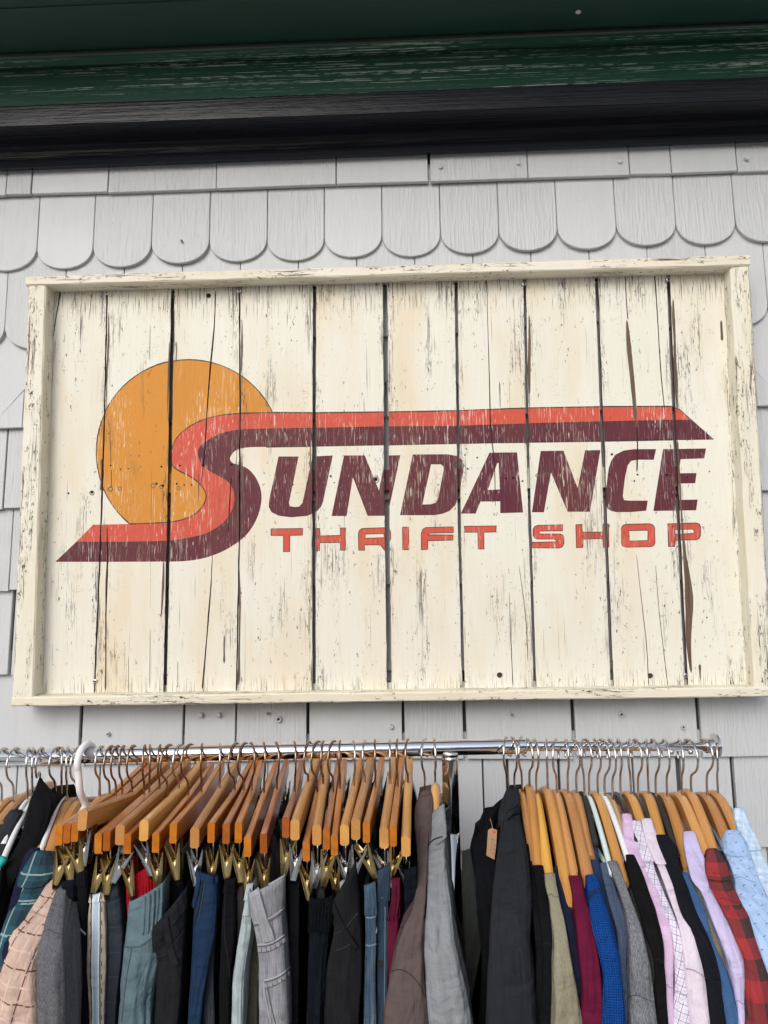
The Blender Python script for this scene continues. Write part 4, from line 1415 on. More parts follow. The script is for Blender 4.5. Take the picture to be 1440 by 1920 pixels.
class Loft:
    def __init__(s, rows, d, seed, folds=1.0, bulge=0.55, depth=None, outset=0.0, open_top=True, sidefold=1.0, taper=0.3, crease=0.0, v0=None, tilt=0.0, ramp=0):
        s.mb = MB()
        nF, nS = 18, 18
        R_, UV = [], []
        side = None
        vacc = 0.0
        prevc = None
        for i, (xl, yl, xr, yr, f) in enumerate(rows):
            L, Rr = U(xl, yl, RY - f), U(xr, yr, RY - f)
            r_ = Rr - L
            rh = r_.normalized()
            wig = min(1.0, i / 6) * folds
            hw = r_.length / 2 * (1 + 0.07 * wig * nz(L.z * 16, seed + 2))
            c = (L + Rr) / 2 + rh * (0.0016 * wig * nz(L.z * 13, seed + 6))
            if prevc is not None:
                vacc += (c - prevc).length
            prevc = c
            z = c.z
            g_ = min(1.0, 0.15 + i / max(1, len(rows) - 1) * 1.6)
            pts = []
            fade = tilt * max(0.0, 1 - i / 5)
            if ramp:
                outset = lerp(-0.0022, ramp, min(1, i / 5))
            bu = min(hw * bulge, 0.03) + outset
            for q in range(nF + 1):
                th = math.pi * (1 - q / nF)
                co, si = math.cos(th), math.sin(th)
                n_ = (rh * co + d * si)
                fold = nz(q * 0.30, z * 4.0, seed) * 0.0052 - (0.5 - min(0.5, abs(nz(q * 0.42 + z * 1.5, z * 2.6, seed + 12)) * 2.2)) * 0.0045 + nz(q * 0.75 + z * 3, z * 14.0, seed + 3) * 0.0021
                fold -= crease * max(0, 0.5 - abs(nz(q * 0.55, z * 2.2, seed + 8)) * 3) * 0.004
                fold += 0.0009 * nz(q * 0.4 + z * 25, z * 60, seed + 4)
                amp = folds * g_ * min(1.0, hw / 0.02)
                pts.append(c + rh * (hw + outset) * co + d * (bu * max(0, si) ** 0.8) + n_ * fold * amp + Vector((0, 0, fade * bu * max(0, si) * 0.55)))
            dep = (2 * f if depth is None else depth)
            sp = []
            for q in range(1, nS + 1):
                t = q / nS
                sd_ = dep * t
                tw = 1 - taper * math.sin(min(1, t * 2) * math.pi / 2)
                wv = math.sin(sd_ * 2 * math.pi / 0.085 + seed * 1.7 + nz(z * 3, seed) * 2.5) * 0.0045 * sidefold * g_ * min(1, t * 6)
                wv += nz(sd_ * 9, z * 4, seed + 5) * 0.004 * sidefold * g_
                sp.append((sd_, tw, wv))
            for sd_, tw, wv in sp:
                pts.append(c + rh * ((hw + outset) * tw + wv) - d * sd_ - Vector((0, 0, fade * min(sd_ * 0.7, 0.03))))
            for sd_, tw, wv in reversed(sp):
                pts.append(c - rh * ((hw + outset) * tw - wv * 0.9) - d * sd_ - Vector((0, 0, fade * min(sd_ * 0.7, 0.03))))
            R_.append(pts)
            us, acc = [], 0
            for q, p in enumerate(pts):
                if q:
                    acc += (p - pts[q - 1]).length
                us.append(acc)
            us.append(acc + (pts[0] - pts[-1]).length)
            mid = us[nF // 2]
            UV.append([(a - mid, (vacc if v0 is None else v0 - c.z)) for a in us])
        s.rows = R_
        if open_top:
            top = R_[0]
            cen = sum(top, Vector()) / len(top)
            lip = [p + (cen - p).normalized() * min(0.0022, (cen - p).length * 0.4) + Vector((0, 0, 0.0006)) for p in top]
            inn = [p + (cen - p).normalized() * min(0.0034, (cen - p).length * 0.5) - Vector((0, 0, 0.03)) for p in top]
            s.mb.grid([inn, lip] + R_, closed=True, uv=[UV[0], UV[0]] + UV)
        else:
            s.mb.grid(R_, closed=True, uv=UV)

    def bvh(s):
        return BVHTree.FromPolygons([tuple(v) for v in s.mb.v], s.mb.f)

def full_rows(rows, fdef=None, off=0, df=0.0, ext=True):
    out = []
    for r_ in rows:
        if len(r_) == 3:
            y, xl, xr = r_; yl = yr = y; f = None
        elif len(r_) == 4:
            xl, yl, xr, yr = r_; f = None
        else:
            xl, yl, xr, yr, f = r_
        if f is None:
            f = (f_of((yl + yr) / 2, off) if fdef is None else fdef) + df
        out.append((xl, yl, xr, yr, f))
    if ext and out[-1][1] >= 1700:
        a, b_ = out[-2], out[-1]
        dy = 430
        k_ = dy / max(20, (b_[1] - a[1])) * 0.25
        cl = lambda v: max(-60, min(60, v))
        out.append((b_[0] + cl((b_[0] - a[0]) * k_), b_[1] + dy, b_[2] + cl((b_[2] - a[2]) * k_), b_[3] + dy, b_[4]))
    return out

BVHS = {}
def hits(bvh, pts):
    out = []
    for p in pts:
        dr = ray(*p).normalized()
        h = bvh.ray_cast(CAM, dr)
        if h[0] is not None:
            n_ = h[1]
            if n_.dot(dr) > 0:
                n_ = -n_
            out.append((h[0], n_))
    return out

def dense(pts, n=6):
    return cr(pts, n)

def thread(root, name, mat, bvh, pts, rad=0.0007, lift=0.0002, label=None):
    """cord or seam line laid on the cloth"""
    h = hits(bvh, dense(pts))
    if len(h) < 2:
        return
    mb = MB()
    mb.tube([p + n_ * lift for p, n_ in h], rad, 6)
    o = mb.build(name, mat, root, smooth=True)
    if label:
        o['label'] = label
    return o

def strap(root, name, mat, bvh, pts, wpx, thick=0.0022, lift=0.0002):
    """flat band lying on the cloth"""
    h = hits(bvh, dense(pts, 5))
    if len(h) < 2:
        return
    mb = MB(); rows, uv = [], []
    acc = 0
    navg = sum((n_ for _, n_ in h), Vector()).normalized()
    for i, (p, n_) in enumerate(h):
        n_ = (n_ + navg).normalized()
        t = (h[min(i + 1, len(h) - 1)][0] - h[max(i - 1, 0)][0]).normalized()
        s_ = t.cross(n_).normalized()
        w = (wpx[0] if isinstance(wpx, tuple) else wpx) if not isinstance(wpx, tuple) else lerp(wpx[0], wpx[1], i / (len(h) - 1))
        hw = w / 2 * (CAM - p).length / F
        o = p + n_ * lift
        rows.append([o - s_ * hw - n_ * 0.002, o - s_ * hw + n_ * thick * .7, o - s_ * hw * .8 + n_ * thick, o + s_ * hw * .8 + n_ * thick, o + s_ * hw + n_ * thick * .7, o + s_ * hw - n_ * 0.002])
        if i:
            acc += (p - h[i - 1][0]).length
        uv.append([(-hw, acc), (-hw, acc), (-hw * .8, acc), (hw * .8, acc), (hw, acc), (hw, acc), (hw, acc)])
    mb.grid(rows, closed=True, uv=uv, cap0=True, cap1=True)
    return mb.build(name, mat, root)
GT = 'trousers clipped along the left half of the rail'
GS = 'tops and jackets hung on the rail'
gseed = [1.3]
def trousers(name, label, cat, hi, rows, mat, wb=34, folds=1.0, f=None, depth=None, wbmat=None, bulge=0.5, crease=0.4, sidefold=1.0):
    base, d, hole, _ = CLIP_DIR[hi]
    gseed[0] += 3.17
    sd_ = gseed[0]
    zc, _r = rail_at(base.x)
    root = thing(name, label, cat, (base.x, RY, zc), GT)
    fd = f if f is not None else 0.166
    rr = resample(full_rows(rows, fdef=fd), 16)
    dep = depth or 0.30
    dg = Vector((d.x * 0.6, d.y, 0)).normalized()
    body = Loft(rr, dg, sd_, folds=folds, depth=dep, bulge=bulge, outset=-0.0012, crease=crease, sidefold=sidefold)
    bo = body.mb.build('legs', mat, root, smooth=True)
    top = (rr[0][1] + rr[0][3]) / 2
    wr = [r_ for r_ in rr if (r_[1] + r_[3]) / 2 <= top + wb]
    if len(wr) >= 2:
        band = Loft(wr, dg, sd_, folds=folds, depth=dep, bulge=bulge, outset=0.0006, crease=crease, sidefold=sidefold)
        # close the lower lip of the band
        last = band.rows[-1]
        cen = sum(last, Vector()) / len(last)
        band.mb.grid([last, [p + (cen - p).normalized() * 0.003 for p in last]], closed=True)
        band.mb.build('waistband', wbmat or mat, root, smooth=True)
    BVHS[name] = body.bvh()
    root['z'] = 0
    del root['z']
    return root, body.bvh()

def shirt(name, label, cat, key, rows, mat, seam=1790, folds=1.0, off=0, df=0.0, collar=None, collarmat=None, bulge=0.6, crease=0.25, group=GS, sleeve=True, ext=True, line=True):
    base, d, _ = SH_DIR[key]
    gseed[0] += 3.17
    sd_ = gseed[0]
    zc, _r = rail_at(base.x)
    root = thing(name, label, cat, (base.x, RY, zc), group)
    rr = resample(full_rows(rows, off=off, df=df, ext=ext), 16)
    body_rows = []
    for r_ in rr:
        ym = (r_[1] + r_[3]) / 2
        k_ = 0.0 if ym < seam + 75 else min(1.0, (ym - seam - 75) / 60)
        ins = (r_[2] - r_[0]) * 0.10 * k_ if sleeve else 0
        body_rows.append((r_[0] + ins, r_[1], r_[2] - ins, r_[3], r_[4] - 0.012 * k_ if sleeve else r_[4]))
    body = Loft(body_rows, d, sd_, folds=folds, bulge=bulge, crease=crease, tilt=1.0)
    body.mb.build('body', mat, root, smooth=True)
    bv = body.bvh()
    if sleeve:
        sr = [r_ for r_ in rr if (r_[1] + r_[3]) / 2 >= seam - 20]
        if len(sr) > 2:
            sl_ = Loft(sr, d, sd_, folds=folds, bulge=bulge, outset=0.0012, depth=0.12, crease=crease, taper=0.15, ramp=0.0014, open_top=False)
            sl_.mb.build('sleeve', mat, root, smooth=True)
            bv = BVHTree.FromPolygons([tuple(v) for v in body.mb.v + sl_.mb.v], body.mb.f + [[q + len(body.mb.v) for q in f_] for f_ in sl_.mb.f])
    if collar:
        co = Loft(resample(full_rows(collar, off=off, df=df + 0.003, ext=False), 8), d, sd_ + 9, folds=0.4, bulge=bulge, outset=0.0016, depth=0.11, sidefold=0.2, tilt=1.0) 
        last = co.rows[-1]
        cen = sum(last, Vector()) / len(last)
        co.mb.grid([last, [p + (cen - p).normalized() * 0.004 for p in last]], closed=True)
        co.mb.build('collar', collarmat or mat, root, smooth=True)
        bv2 = co.bvh()
        root_b = BVHTree.FromPolygons([tuple(v) for v in body.mb.v + co.mb.v], body.mb.f + [[q + len(body.mb.v) for q in f_] for f_ in co.mb.f])
    if sleeve and line:
        near = min(rr, key=lambda r_: abs((r_[1] + r_[3]) / 2 - seam - 8))
        xa, xb = near[0], near[2]
        hgt = min(12, (xb - xa) * 0.25)
        tone = mat['tone'] if 'tone' in mat else (0.1, 0.1, 0.1)
        key_ = 'seam_' + mat.name
        if key_ not in M:
            M[key_] = mat_simple(mat.name + '_seam', tuple(x * 0.42 for x in tone), 0.95)
        thread(root, 'armhole_seam', M[key_], bv, [(xa + 1, seam + 12), (lerp(xa, xb, .3), seam + 8), (lerp(xa, xb, .62), seam + 14), (xb - 1, seam + 8 + hgt)], 0.00045, 0.0)
    return root, bv

SEAM = mat_simple('shadowed_seam', (0.05, 0.05, 0.055), 0.9)  # plain dark grey seam colour
# ---- trousers, from left to right
HG = [  # stem px, stem y, front end px, y, kind
 (205,1491,111,1566,'o'),(217,1495,126,1562,'o'),(229,1492,141,1559,'o'),(247,1489,156,1537,'l'),(270,1492,184,1582,'o'),(280,1488,200,1577,'o'),
 (299,1483,225,1565,'l'),(314,1497,239,1582,'o'),(335,1482,270,1557,'l'),(353,1493,292,1580,'o'),(378,1488,325,1562,'o'),(412,1481,365,1571,'l'),
 (440,1485,396,1561,'o'),(457,1485,424,1563,'r'),(472,1485,447,1561,'o'),(495,1489,464,1588,'o'),(519,1483,494,1582,'o'),(553,1487,536,1551,'r'),
 (578,1469,553,1556,'l'),(595,1487,574,1597,'o'),(606,1473,594,1566,'l'),(625,1487,612,1574,'r'),(638,1481,627,1586,'o'),(664,1477,646,1566,'l'),
 (684,1471,667,1555,'l'),(704,1479,687,1561,'o'),(732,1473,720,1572,'l'),(746,1477,737,1568,'o'),(765,1471,761,1588,'l')]
KIND = {'o': 'orange varnished clip hanger', 'l': 'pale wooden clip hanger with rounded edges', 'r': 'reddish brown clip hanger'}
HELD = ['the black sweatpants beside the grey marl jacket', 'the first black trousers from the peach blazer', 'the black trousers with a grey drawstring', 'the dark trousers behind the striped track pants',
 'the cream track pants with pale blue stripe', 'the navy checked trousers', 'the red mesh waistband shorts', 'the narrow black trousers beside the red waistband',
 'the dark navy ribbed trousers', 'the teal grey pleated trousers', 'the charcoal trousers with belt loop', 'the navy blue trousers with zip pocket',
 'the dark speckled denim', 'the black trousers right of the navy ones', 'the taupe trousers', 'the shiny pale aqua trousers', 'the olive trousers', 'the light grey jeans',
 'the charcoal trousers right of the grey jeans', 'the black elastic waist sweatpants', 'the black mesh shorts', 'the grey denim scrap behind black jeans', 'the black jeans with crossed belt loop', 'the black chinos behind the crossed belt loop',
 'the black trousers left of the blue jeans', 'the washed blue jeans', 'the dark blue jeans', 'the maroon sweatpants', 'the black trousers beside the brown jacket']
for (a, b_, c, e, kd), held in zip(HG, HELD):
    clip_hanger(a, b_, c, e, kd, KIND[kd] + ' holding ' + held)

def fab(*a, **k_):
    return mat_fabric(*a, **k_)
BLK = (0.006, 0.006, 0.008)
F_black = fab('black_cotton', BLK, 'twill', (0.011, 0.011, 0.014))
F_black2 = fab('black_jersey', (0.0075, 0.0075, 0.009))
F_nearnavy = fab('blue_black_cloth', (0.0065, 0.008, 0.014), 'twill', (0.011, 0.0135, 0.021))
F_char = fab('charcoal_suiting', (0.034, 0.036, 0.042), 'twill', (0.056, 0.058, 0.066))
dk = lambda x0, x1, y, x2, x3: [(x0, y, x1, y - 6), (x0, y + 60, x1, y + 56), (lerp(x0, x2, .6), 1800, lerp(x1, x3, .6), 1800), (x2, 1925, x3, 1925)]

trousers('black_sweatpants', 'black sweatpants clipped furthest left, half hidden beside the grey marl jacket', 'trousers', 0, dk(112, 126, 1648, 112, 128), F_black2, f=0.150)
r1, bv = trousers('black_trousers', 'plain black trousers right next to the grey marl jacket', 'trousers', 1, [(117, 1652, 142, 1648), (115, 1730, 143, 1728), (114, 1820, 142, 1820), (114, 1925, 141, 1925)], F_nearnavy)
r1, bv = trousers('black_trousers', 'black trousers with a thin grey drawstring hanging out', 'trousers', 2, [(143, 1637, 164, 1630), (143, 1700, 165, 1700), (142, 1800, 164, 1800), (140, 1925, 166, 1925)], F_black2)
thread(r1, 'drawstring', mat_simple('grey_cord', (0.30, 0.30, 0.31), 0.8), bv, [(147, 1738), (152, 1742), (157, 1748), (160, 1752)], 0.0011, 0.0008)
trousers('dark_trousers', 'dark trousers just showing behind the cream striped track pants', 'trousers', 3, dk(158, 172, 1648, 158, 174), F_nearnavy, f=0.150)
F_sport = fab('cream_track_cloth', (0.50, 0.42, 0.34), 'sidestripe', (0.45, 0.56, 0.66))
trousers('track_pants', 'cream track pants with a pale blue side stripe edged in black', 'trousers', 4, [(170, 1676, 197, 1672), (165, 1705, 199, 1702), (163, 1760, 201, 1758), (161, 1810, 202, 1808), (163, 1865, 199, 1865), (165, 1925, 197, 1925)], F_sport, wb=26, folds=1.3)
F_nplaid = fab('navy_check_suiting', (0.014, 0.020, 0.032), 'plaid', (0.021, 0.029, 0.044), (0.032, 0.044, 0.065), p=(0.034, 0.03))
trousers('checked_trousers', 'navy checked trousers with faint blue lines beside the striped track pants', 'trousers', 5, [(194, 1660, 222, 1650), (197, 1700, 228, 1690), (200, 1745, 232, 1742), (200, 1800, 230, 1800), (199, 1860, 224, 1860), (198, 1925, 220, 1925)], F_nplaid, f=0.160)
F_red = fab('red_mesh', (0.42, 0.010, 0.022), 'rib', p=0.004)
trousers('red_shorts', 'shorts with a bright red mesh waistband above the teal trousers', 'shorts', 6, [(236, 1649, 290, 1617), (238, 1668, 293, 1640), (241, 1690, 292, 1668), (243, 1740, 290, 1740), (246, 1850, 285, 1850)], F_red, wb=200, f=0.156, bulge=0.25, depth=0.26)
trousers('black_trousers', 'narrow black trousers squeezed between the navy checked pair and red waistband', 'trousers', 7, dk(224, 238, 1648, 222, 234), F_black, f=0.148)
trousers('navy_ribbed_trousers', 'dark navy ribbed trousers between the teal and the charcoal pair', 'trousers', 8, [(308, 1658, 346, 1636), (308, 1700, 348, 1690), (300, 1780, 345, 1780), (295, 1925, 340, 1925)], fab('dark_ribbed_cloth', (0.008, 0.009, 0.015), 'rib', p=0.006), f=0.142)
F_teal = fab('teal_grey_cloth', (0.120, 0.180, 0.205), 'plain')
r1, bv = trousers('teal_trousers', 'teal grey trousers with gathered waist panel', 'trousers', 9, [(241, 1690, 311, 1650), (236, 1730, 311, 1700), (232, 1775, 306, 1748), (230, 1804, 302, 1790), (221, 1870, 292, 1860), (214, 1925, 286, 1920)], F_teal, wb=10, f=0.176, bulge=0.6, folds=2.2, crease=1.4)
M['seam_dark'] = mat_simple('dark_thread', (0.006, 0.006, 0.008), 0.9)
M['seam_teal'] = mat_simple('teal_thread', (0.05, 0.08, 0.095), 0.9)
thread(r1, 'waist_seam', M['seam_teal'], bv, [(233, 1775), (250, 1776), (265, 1773), (285, 1758), (304, 1742)], 0.0008)
thread(r1, 'side_seam', M['seam_teal'], bv, [(247, 1778), (238, 1830), (232, 1880), (228, 1915)], 0.0006)
for i, (xa, xb) in enumerate([(272, 268), (280, 277), (288, 284), (296, 291), (303, 299)]):
    thread(r1, 'pleat', F_teal, bv, [(xa, 1680 - i * 5), (xa - 1, 1700), (xb, 1752 - i * 3)], 0.0016, 0.0004)
r1, bv = trousers('charcoal_trousers', 'charcoal trousers with a drooping waistband corner and belt loop', 'trousers', 10, [(285, 1740, 349, 1664), (288, 1775, 350, 1700), (293, 1800, 347, 1770), (291, 1860, 342, 1850), (288, 1925, 335, 1925)], fab('charcoal_cotton', (0.016, 0.0165, 0.020), 'twill', (0.024, 0.025, 0.029)), wb=40, f=0.178)
F_loop = fab('charcoal_tape', (0.019, 0.020, 0.024))
strap(r1, 'belt_loop', F_loop, bv, [(309, 1718), (314, 1750), (322, 1785), (330, 1808)], 10)
thread(r1, 'waist_seam', M['seam_dark'], bv, [(291, 1793), (310, 1790), (322, 1775), (345, 1745)], 0.0008)
F_navy = fab('navy_cotton', (0.016, 0.036, 0.080), 'plain')
r1, bv = trousers('navy_trousers', 'navy blue trousers with a zipped side pocket', 'trousers', 11, [(368, 1630, 408, 1642), (362, 1680, 409, 1690), (358, 1737, 405, 1740), (355, 1818, 392, 1818), (350, 1925, 380, 1925)], F_navy, wb=20, f=0.172)
thread(r1, 'zip_pocket', M['seam_dark'], bv, [(381, 1652), (377, 1680), (371, 1712), (366, 1731)], 0.0013)
thread(r1, 'zip_pocket', mat_simple('blue_thread', (0.03, 0.06, 0.11), 0.8), bv, [(384, 1652), (380, 1680), (374, 1712), (369, 1731)], 0.0007)
strap(r1, 'belt_loop', F_navy, bv, [(375, 1632), (371, 1665), (364, 1700), (361, 1728)], 8)
F_dden = fab('dark_speckled_denim', (0.020, 0.024, 0.032), 'denim', (0.045, 0.05, 0.06), (0.05, 0.055, 0.065))
trousers('denim_jeans', 'dark speckled denim jeans between the navy and black trousers', 'jeans', 12, [(392, 1660, 412, 1655), (394, 1720, 410, 1718), (386, 1820, 404, 1820), (374, 1925, 404, 1925)], F_dden, f=0.158)
r1, bv = trousers('black_trousers', 'black trousers with sharp crease standing right of the navy blue pair', 'trousers', 13, [(421, 1650, 441, 1646), (416, 1700, 443, 1700), (413, 1760, 441, 1760), (411, 1840, 434, 1840), (409, 1925, 432, 1925)], F_black, f=0.170)
thread(r1, 'side_seam', M['seam_dark'], bv, [(422, 1660), (421, 1750), (428, 1800), (432, 1850)], 0.0006)
trousers('taupe_trousers', 'taupe trousers peeking out left of the pale aqua pair', 'trousers', 14, [(440, 1668, 458, 1652), (440, 1700, 456, 1690), (444, 1730, 458, 1725), (440, 1800, 455, 1800), (436, 1925, 452, 1925)], fab('taupe_cloth', (0.14, 0.115, 0.105)), f=0.150)
F_aqua = fab('pale_aqua_satin', (0.40, 0.47, 0.49), 'plain', rough=0.42)
r1, bv = trousers('aqua_trousers', 'shiny pale aqua grey trousers left of the grey jeans', 'trousers', 15, [(463, 1658, 475, 1656), (456, 1700, 476, 1696), (449, 1735, 476, 1735), (438, 1791, 470, 1791), (433, 1844, 463, 1844), (430, 1925, 458, 1925)], F_aqua, wb=30, f=0.176, folds=1.8, crease=1.2, bulge=0.8)
thread(r1, 'waist_seam', mat_simple('grey_aqua_thread', (0.2, 0.25, 0.26), 0.8), bv, [(451, 1716), (462, 1718), (474, 1717)], 0.0006)
trousers('olive_trousers', 'dark olive trousers seen between the pale aqua pair and grey jeans', 'trousers', 16, dk(466, 486, 1650, 460, 486), fab('olive_cotton', (0.050, 0.050, 0.036), 'twill', (0.07, 0.07, 0.05)), f=0.156)
F_gj = fab('light_grey_denim', (0.125, 0.125, 0.142), 'denim', (0.32, 0.32, 0.35), (0.42, 0.42, 0.45))
r1, bv = trousers('grey_jeans', 'light grey washed jeans with a long belt loop and stitched pocket', 'jeans', 17, [(463, 1674, 536, 1638), (469, 1712, 535, 1680), (477, 1742, 534, 1722), (483, 1790, 540, 1780), (484, 1850, 544, 1850), (484, 1925, 546, 1925)], F_gj, wb=8, f=0.188, bulge=0.55, folds=1.0, depth=0.24, crease=0.6)
F_gj2 = fab('grey_denim_tape', (0.21, 0.21, 0.225), 'denim', (0.38, 0.38, 0.41), (0.42, 0.42, 0.45))
M['seam_grey'] = mat_simple('worn_denim_ridge', (0.33, 0.33, 0.35), 0.9)
M['seam_grey_dk'] = mat_simple('dark_denim_stitch', (0.09, 0.09, 0.10), 0.9)  # darker grey stitching beside the pale ridges
strap(r1, 'belt_loop', F_gj2, bv, [(478, 1671), (489, 1710), (499, 1740), (505, 1763)], 17, thick=0.003)
thread(r1, 'belt_loop_edge', M['seam_grey'], bv, [(471, 1674), (482, 1713), (492, 1743), (497, 1765)], 0.0011, 0.003)
thread(r1, 'belt_loop_edge', M['seam_grey'], bv, [(486, 1668), (497, 1708), (507, 1738), (513, 1760)], 0.0011, 0.003)
thread(r1, 'waist_seam', M['seam_grey'], bv, [(464, 1676), (485, 1668), (510, 1656), (535, 1641)], 0.0012, 0.0003)
for dy in (0, 5):
    thread(r1, 'waist_seam', M['seam_grey'] if dy == 0 else M['seam_grey_dk'], bv, [(474, 1731 + dy), (495, 1726 + dy), (515, 1716 + dy), (535, 1700 + dy)], 0.0009)
def lump(root, bv, pts, n, name='puckered_seam'):
    """felled seam: raised ridge with regular puckers below it"""
    thread(root, name, M['seam_grey'], bv, pts, 0.0013, 0.0004)
    P = dense(pts, 8)
    lower = [(x, y + 9) for x, y in pts]
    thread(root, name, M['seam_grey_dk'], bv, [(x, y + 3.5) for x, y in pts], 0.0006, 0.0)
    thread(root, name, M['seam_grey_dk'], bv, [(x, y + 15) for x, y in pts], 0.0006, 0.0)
    for i in range(n):
        x, y = P[int((i + .5) / n * (len(P) - 1))]
        strap(root, 'pucker', F_gj2, bv, [(x, y + 6), (x + 0.3, y + 13)], 5.5, thick=0.0013)
lump(r1, bv, [(484, 1771), (500, 1770), (516, 1764), (535, 1751)], 6)
lump(r1, bv, [(495, 1838), (512, 1834), (528, 1826), (543, 1812)], 6)
thread(r1, 'pocket_seam', M['seam_grey'], bv, [(495, 1840), (497, 1865), (503, 1895), (509, 1919)], 0.0011, 0.0003)
thread(r1, 'pocket_seam', M['seam_grey_dk'], bv, [(502, 1850), (505, 1870), (511, 1898), (517, 1919)], 0.0008, 0.0)
trousers('charcoal_trousers', 'charcoal trousers hanging straight just right of the light grey jeans', 'trousers', 18, [(536, 1622, 562, 1616), (538, 1680, 564, 1676), (541, 1760, 563, 1760), (544, 1840, 562, 1840), (546, 1925, 560, 1925)], fab('dark_grey_cloth', (0.012, 0.012, 0.014), 'twill', (0.018, 0.018, 0.021)), wb=52, f=0.160)
F_elas = fab('black_ribbed_elastic', (0.007, 0.008, 0.012), 'rib', p=0.0035)
r1, bv = trousers('elastic_sweatpants', 'blue black sweatpants with a gathered elastic waist', 'trousers', 19, [(580, 1682, 626, 1676), (580, 1700, 630, 1690), (578, 1745, 622, 1742), (575, 1800, 615, 1800), (573, 1860, 610, 1860), (571, 1925, 606, 1925)], F_nearnavy, wb=72, f=0.184, folds=2.0, crease=1.8, wbmat=F_elas, bulge=0.9)
for i in range(7):
    x = 586 + i * 6
    thread(r1, 'gather', F_elas, bv, [(x, 1690), (x - 1, 1715), (x - 2, 1745)], 0.0018, 0.0006)
trousers('mesh_shorts', 'black mesh shorts under a silver clip above the elastic waist sweatpants', 'shorts', 20, [(592, 1628, 610, 1622), (591, 1670, 611, 1668), (590, 1760, 612, 1760), (588, 1850, 612, 1850)], fab('black_sports_mesh', (0.02, 0.02, 0.022), 'mesh', (0.055, 0.055, 0.06)), f=0.162)
F_gd = fab('grey_denim', (0.20, 0.20, 0.22), 'denim', (0.36, 0.36, 0.39), (0.3, 0.3, 0.32))
trousers('grey_denim_jeans', 'grey denim waistband showing just above the black jeans', 'jeans', 21, [(632, 1655, 656, 1642), (633, 1690, 655, 1682), (632, 1760, 654, 1760), (630, 1925, 652, 1925)], F_gd, f=0.166)
F_bden = fab('black_denim', (0.009, 0.009, 0.011), 'denim', (0.016, 0.016, 0.018), (0.022, 0.022, 0.025))
trousers('black_jeans', 'black jeans with a crossed belt loop on the drooping waistband', 'jeans', 22, [(621, 1692, 667, 1612), (624, 1745, 676, 1690), (615, 1800, 680, 1770), (610, 1850, 680, 1850), (607, 1925, 678, 1925)], F_bden, wb=2, f=0.186, bulge=0.4)
r1 = bpy.data.objects['black_jeans']; bv = BVHS['black_jeans']
strap(r1, 'belt_loop', F_bden, bv, [(624, 1694), (637, 1725), (652, 1752), (667, 1776)], 9, thick=0.003)
M['seam_blk'] = mat_simple('black_denim_ridge', (0.013, 0.013, 0.015), 0.9)
thread(r1, 'waist_seam', M['seam_blk'], bv, [(626, 1752), (645, 1742), (660, 1725), (671, 1712)], 0.0009)
thread(r1, 'waist_seam', M['seam_blk'], bv, [(628, 1783), (645, 1777), (660, 1768)], 0.0009)
trousers('black_chinos', 'black chinos squeezed in right of the crossed belt loop', 'trousers', 23, dk(660, 680, 1640, 664, 682), F_black2, f=0.152)
trousers('black_trousers', 'black trousers under a silver clip just left of the blue jeans', 'trousers', 24, dk(664, 682, 1606, 666, 682), F_black, f=0.160)
F_bj = fab('washed_blue_denim', (0.022, 0.046, 0.080), 'denim', (0.075, 0.125, 0.18), (0.16, 0.22, 0.28))
r1, bv = trousers('blue_jeans', 'washed blue jeans with folded waist left of the dark blue pair', 'jeans', 25, [(683, 1660, 703, 1654), (683, 1700, 705, 1698), (682, 1760, 706, 1760), (681, 1840, 706, 1840), (680, 1925, 706, 1925)], F_bj, wb=58, f=0.180)
M['seam_blue'] = mat_simple('pale_blue_ridge', (0.15, 0.20, 0.26), 0.9)
for y in (1719, 1771):
    thread(r1, 'waist_seam', M['seam_blue'], bv, [(683, y), (694, y + 2), (705, y - 1)], 0.0011)
thread(r1, 'fly_edge', M['seam_blue'], bv, [(701, 1662), (704, 1690), (706, 1720), (705, 1750)], 0.0011, 0.0004)
F_bj2 = fab('dark_blue_denim', (0.014, 0.026, 0.046), 'denim', (0.04, 0.065, 0.10), (0.065, 0.10, 0.145))
r1, bv = trousers('dark_blue_jeans', 'dark blue jeans with a small round rivet beside the maroon sweatpants', 'jeans', 26, [(709, 1632, 730, 1620), (707, 1690, 731, 1686), (705, 1760, 730, 1760), (705, 1840, 728, 1840), (706, 1925, 726, 1925)], F_bj2, wb=62, f=0.172)
thread(r1, 'waist_seam', M['seam_blue'], bv, [(709, 1682), (720, 1683), (730, 1681)], 0.0008)
thread(r1, 'side_seam', M['seam_blue'], bv, [(722, 1700), (722, 1780), (721, 1850), (721, 1915)], 0.0006)
h = hits(bv, [(713, 1806)])
if h:
    mb = MB(); mb.tube([h[0][0] - h[0][1] * 0.001, h[0][0] + h[0][1] * 0.0016], 0.004, 12)
    mb.build('rivet', M['hook_steel'], r1)
F_mar = fab('maroon_sweat', (0.105, 0.010, 0.030), 'rib', p=0.006)
F_mar2 = fab('maroon_fleece', (0.105, 0.010, 0.030))
trousers('maroon_sweatpants', 'maroon sweatpants with a ribbed waist right of the blue jeans', 'trousers', 27, [(735, 1648, 749, 1646), (734, 1690, 751, 1690), (728, 1715, 750, 1712), (725, 1735, 750, 1732), (726, 1800, 750, 1800), (728, 1925, 748, 1925)], F_mar2, wb=78, f=0.182, wbmat=F_mar)
trousers('black_trousers', 'black trousers hanging directly left of the brown jacket', 'trousers', 28, [(758, 1632, 780, 1624), (757, 1690, 782, 1686), (755, 1760, 780, 1760), (755, 1925, 778, 1925)], F_nearnavy, wb=70, f=0.176)

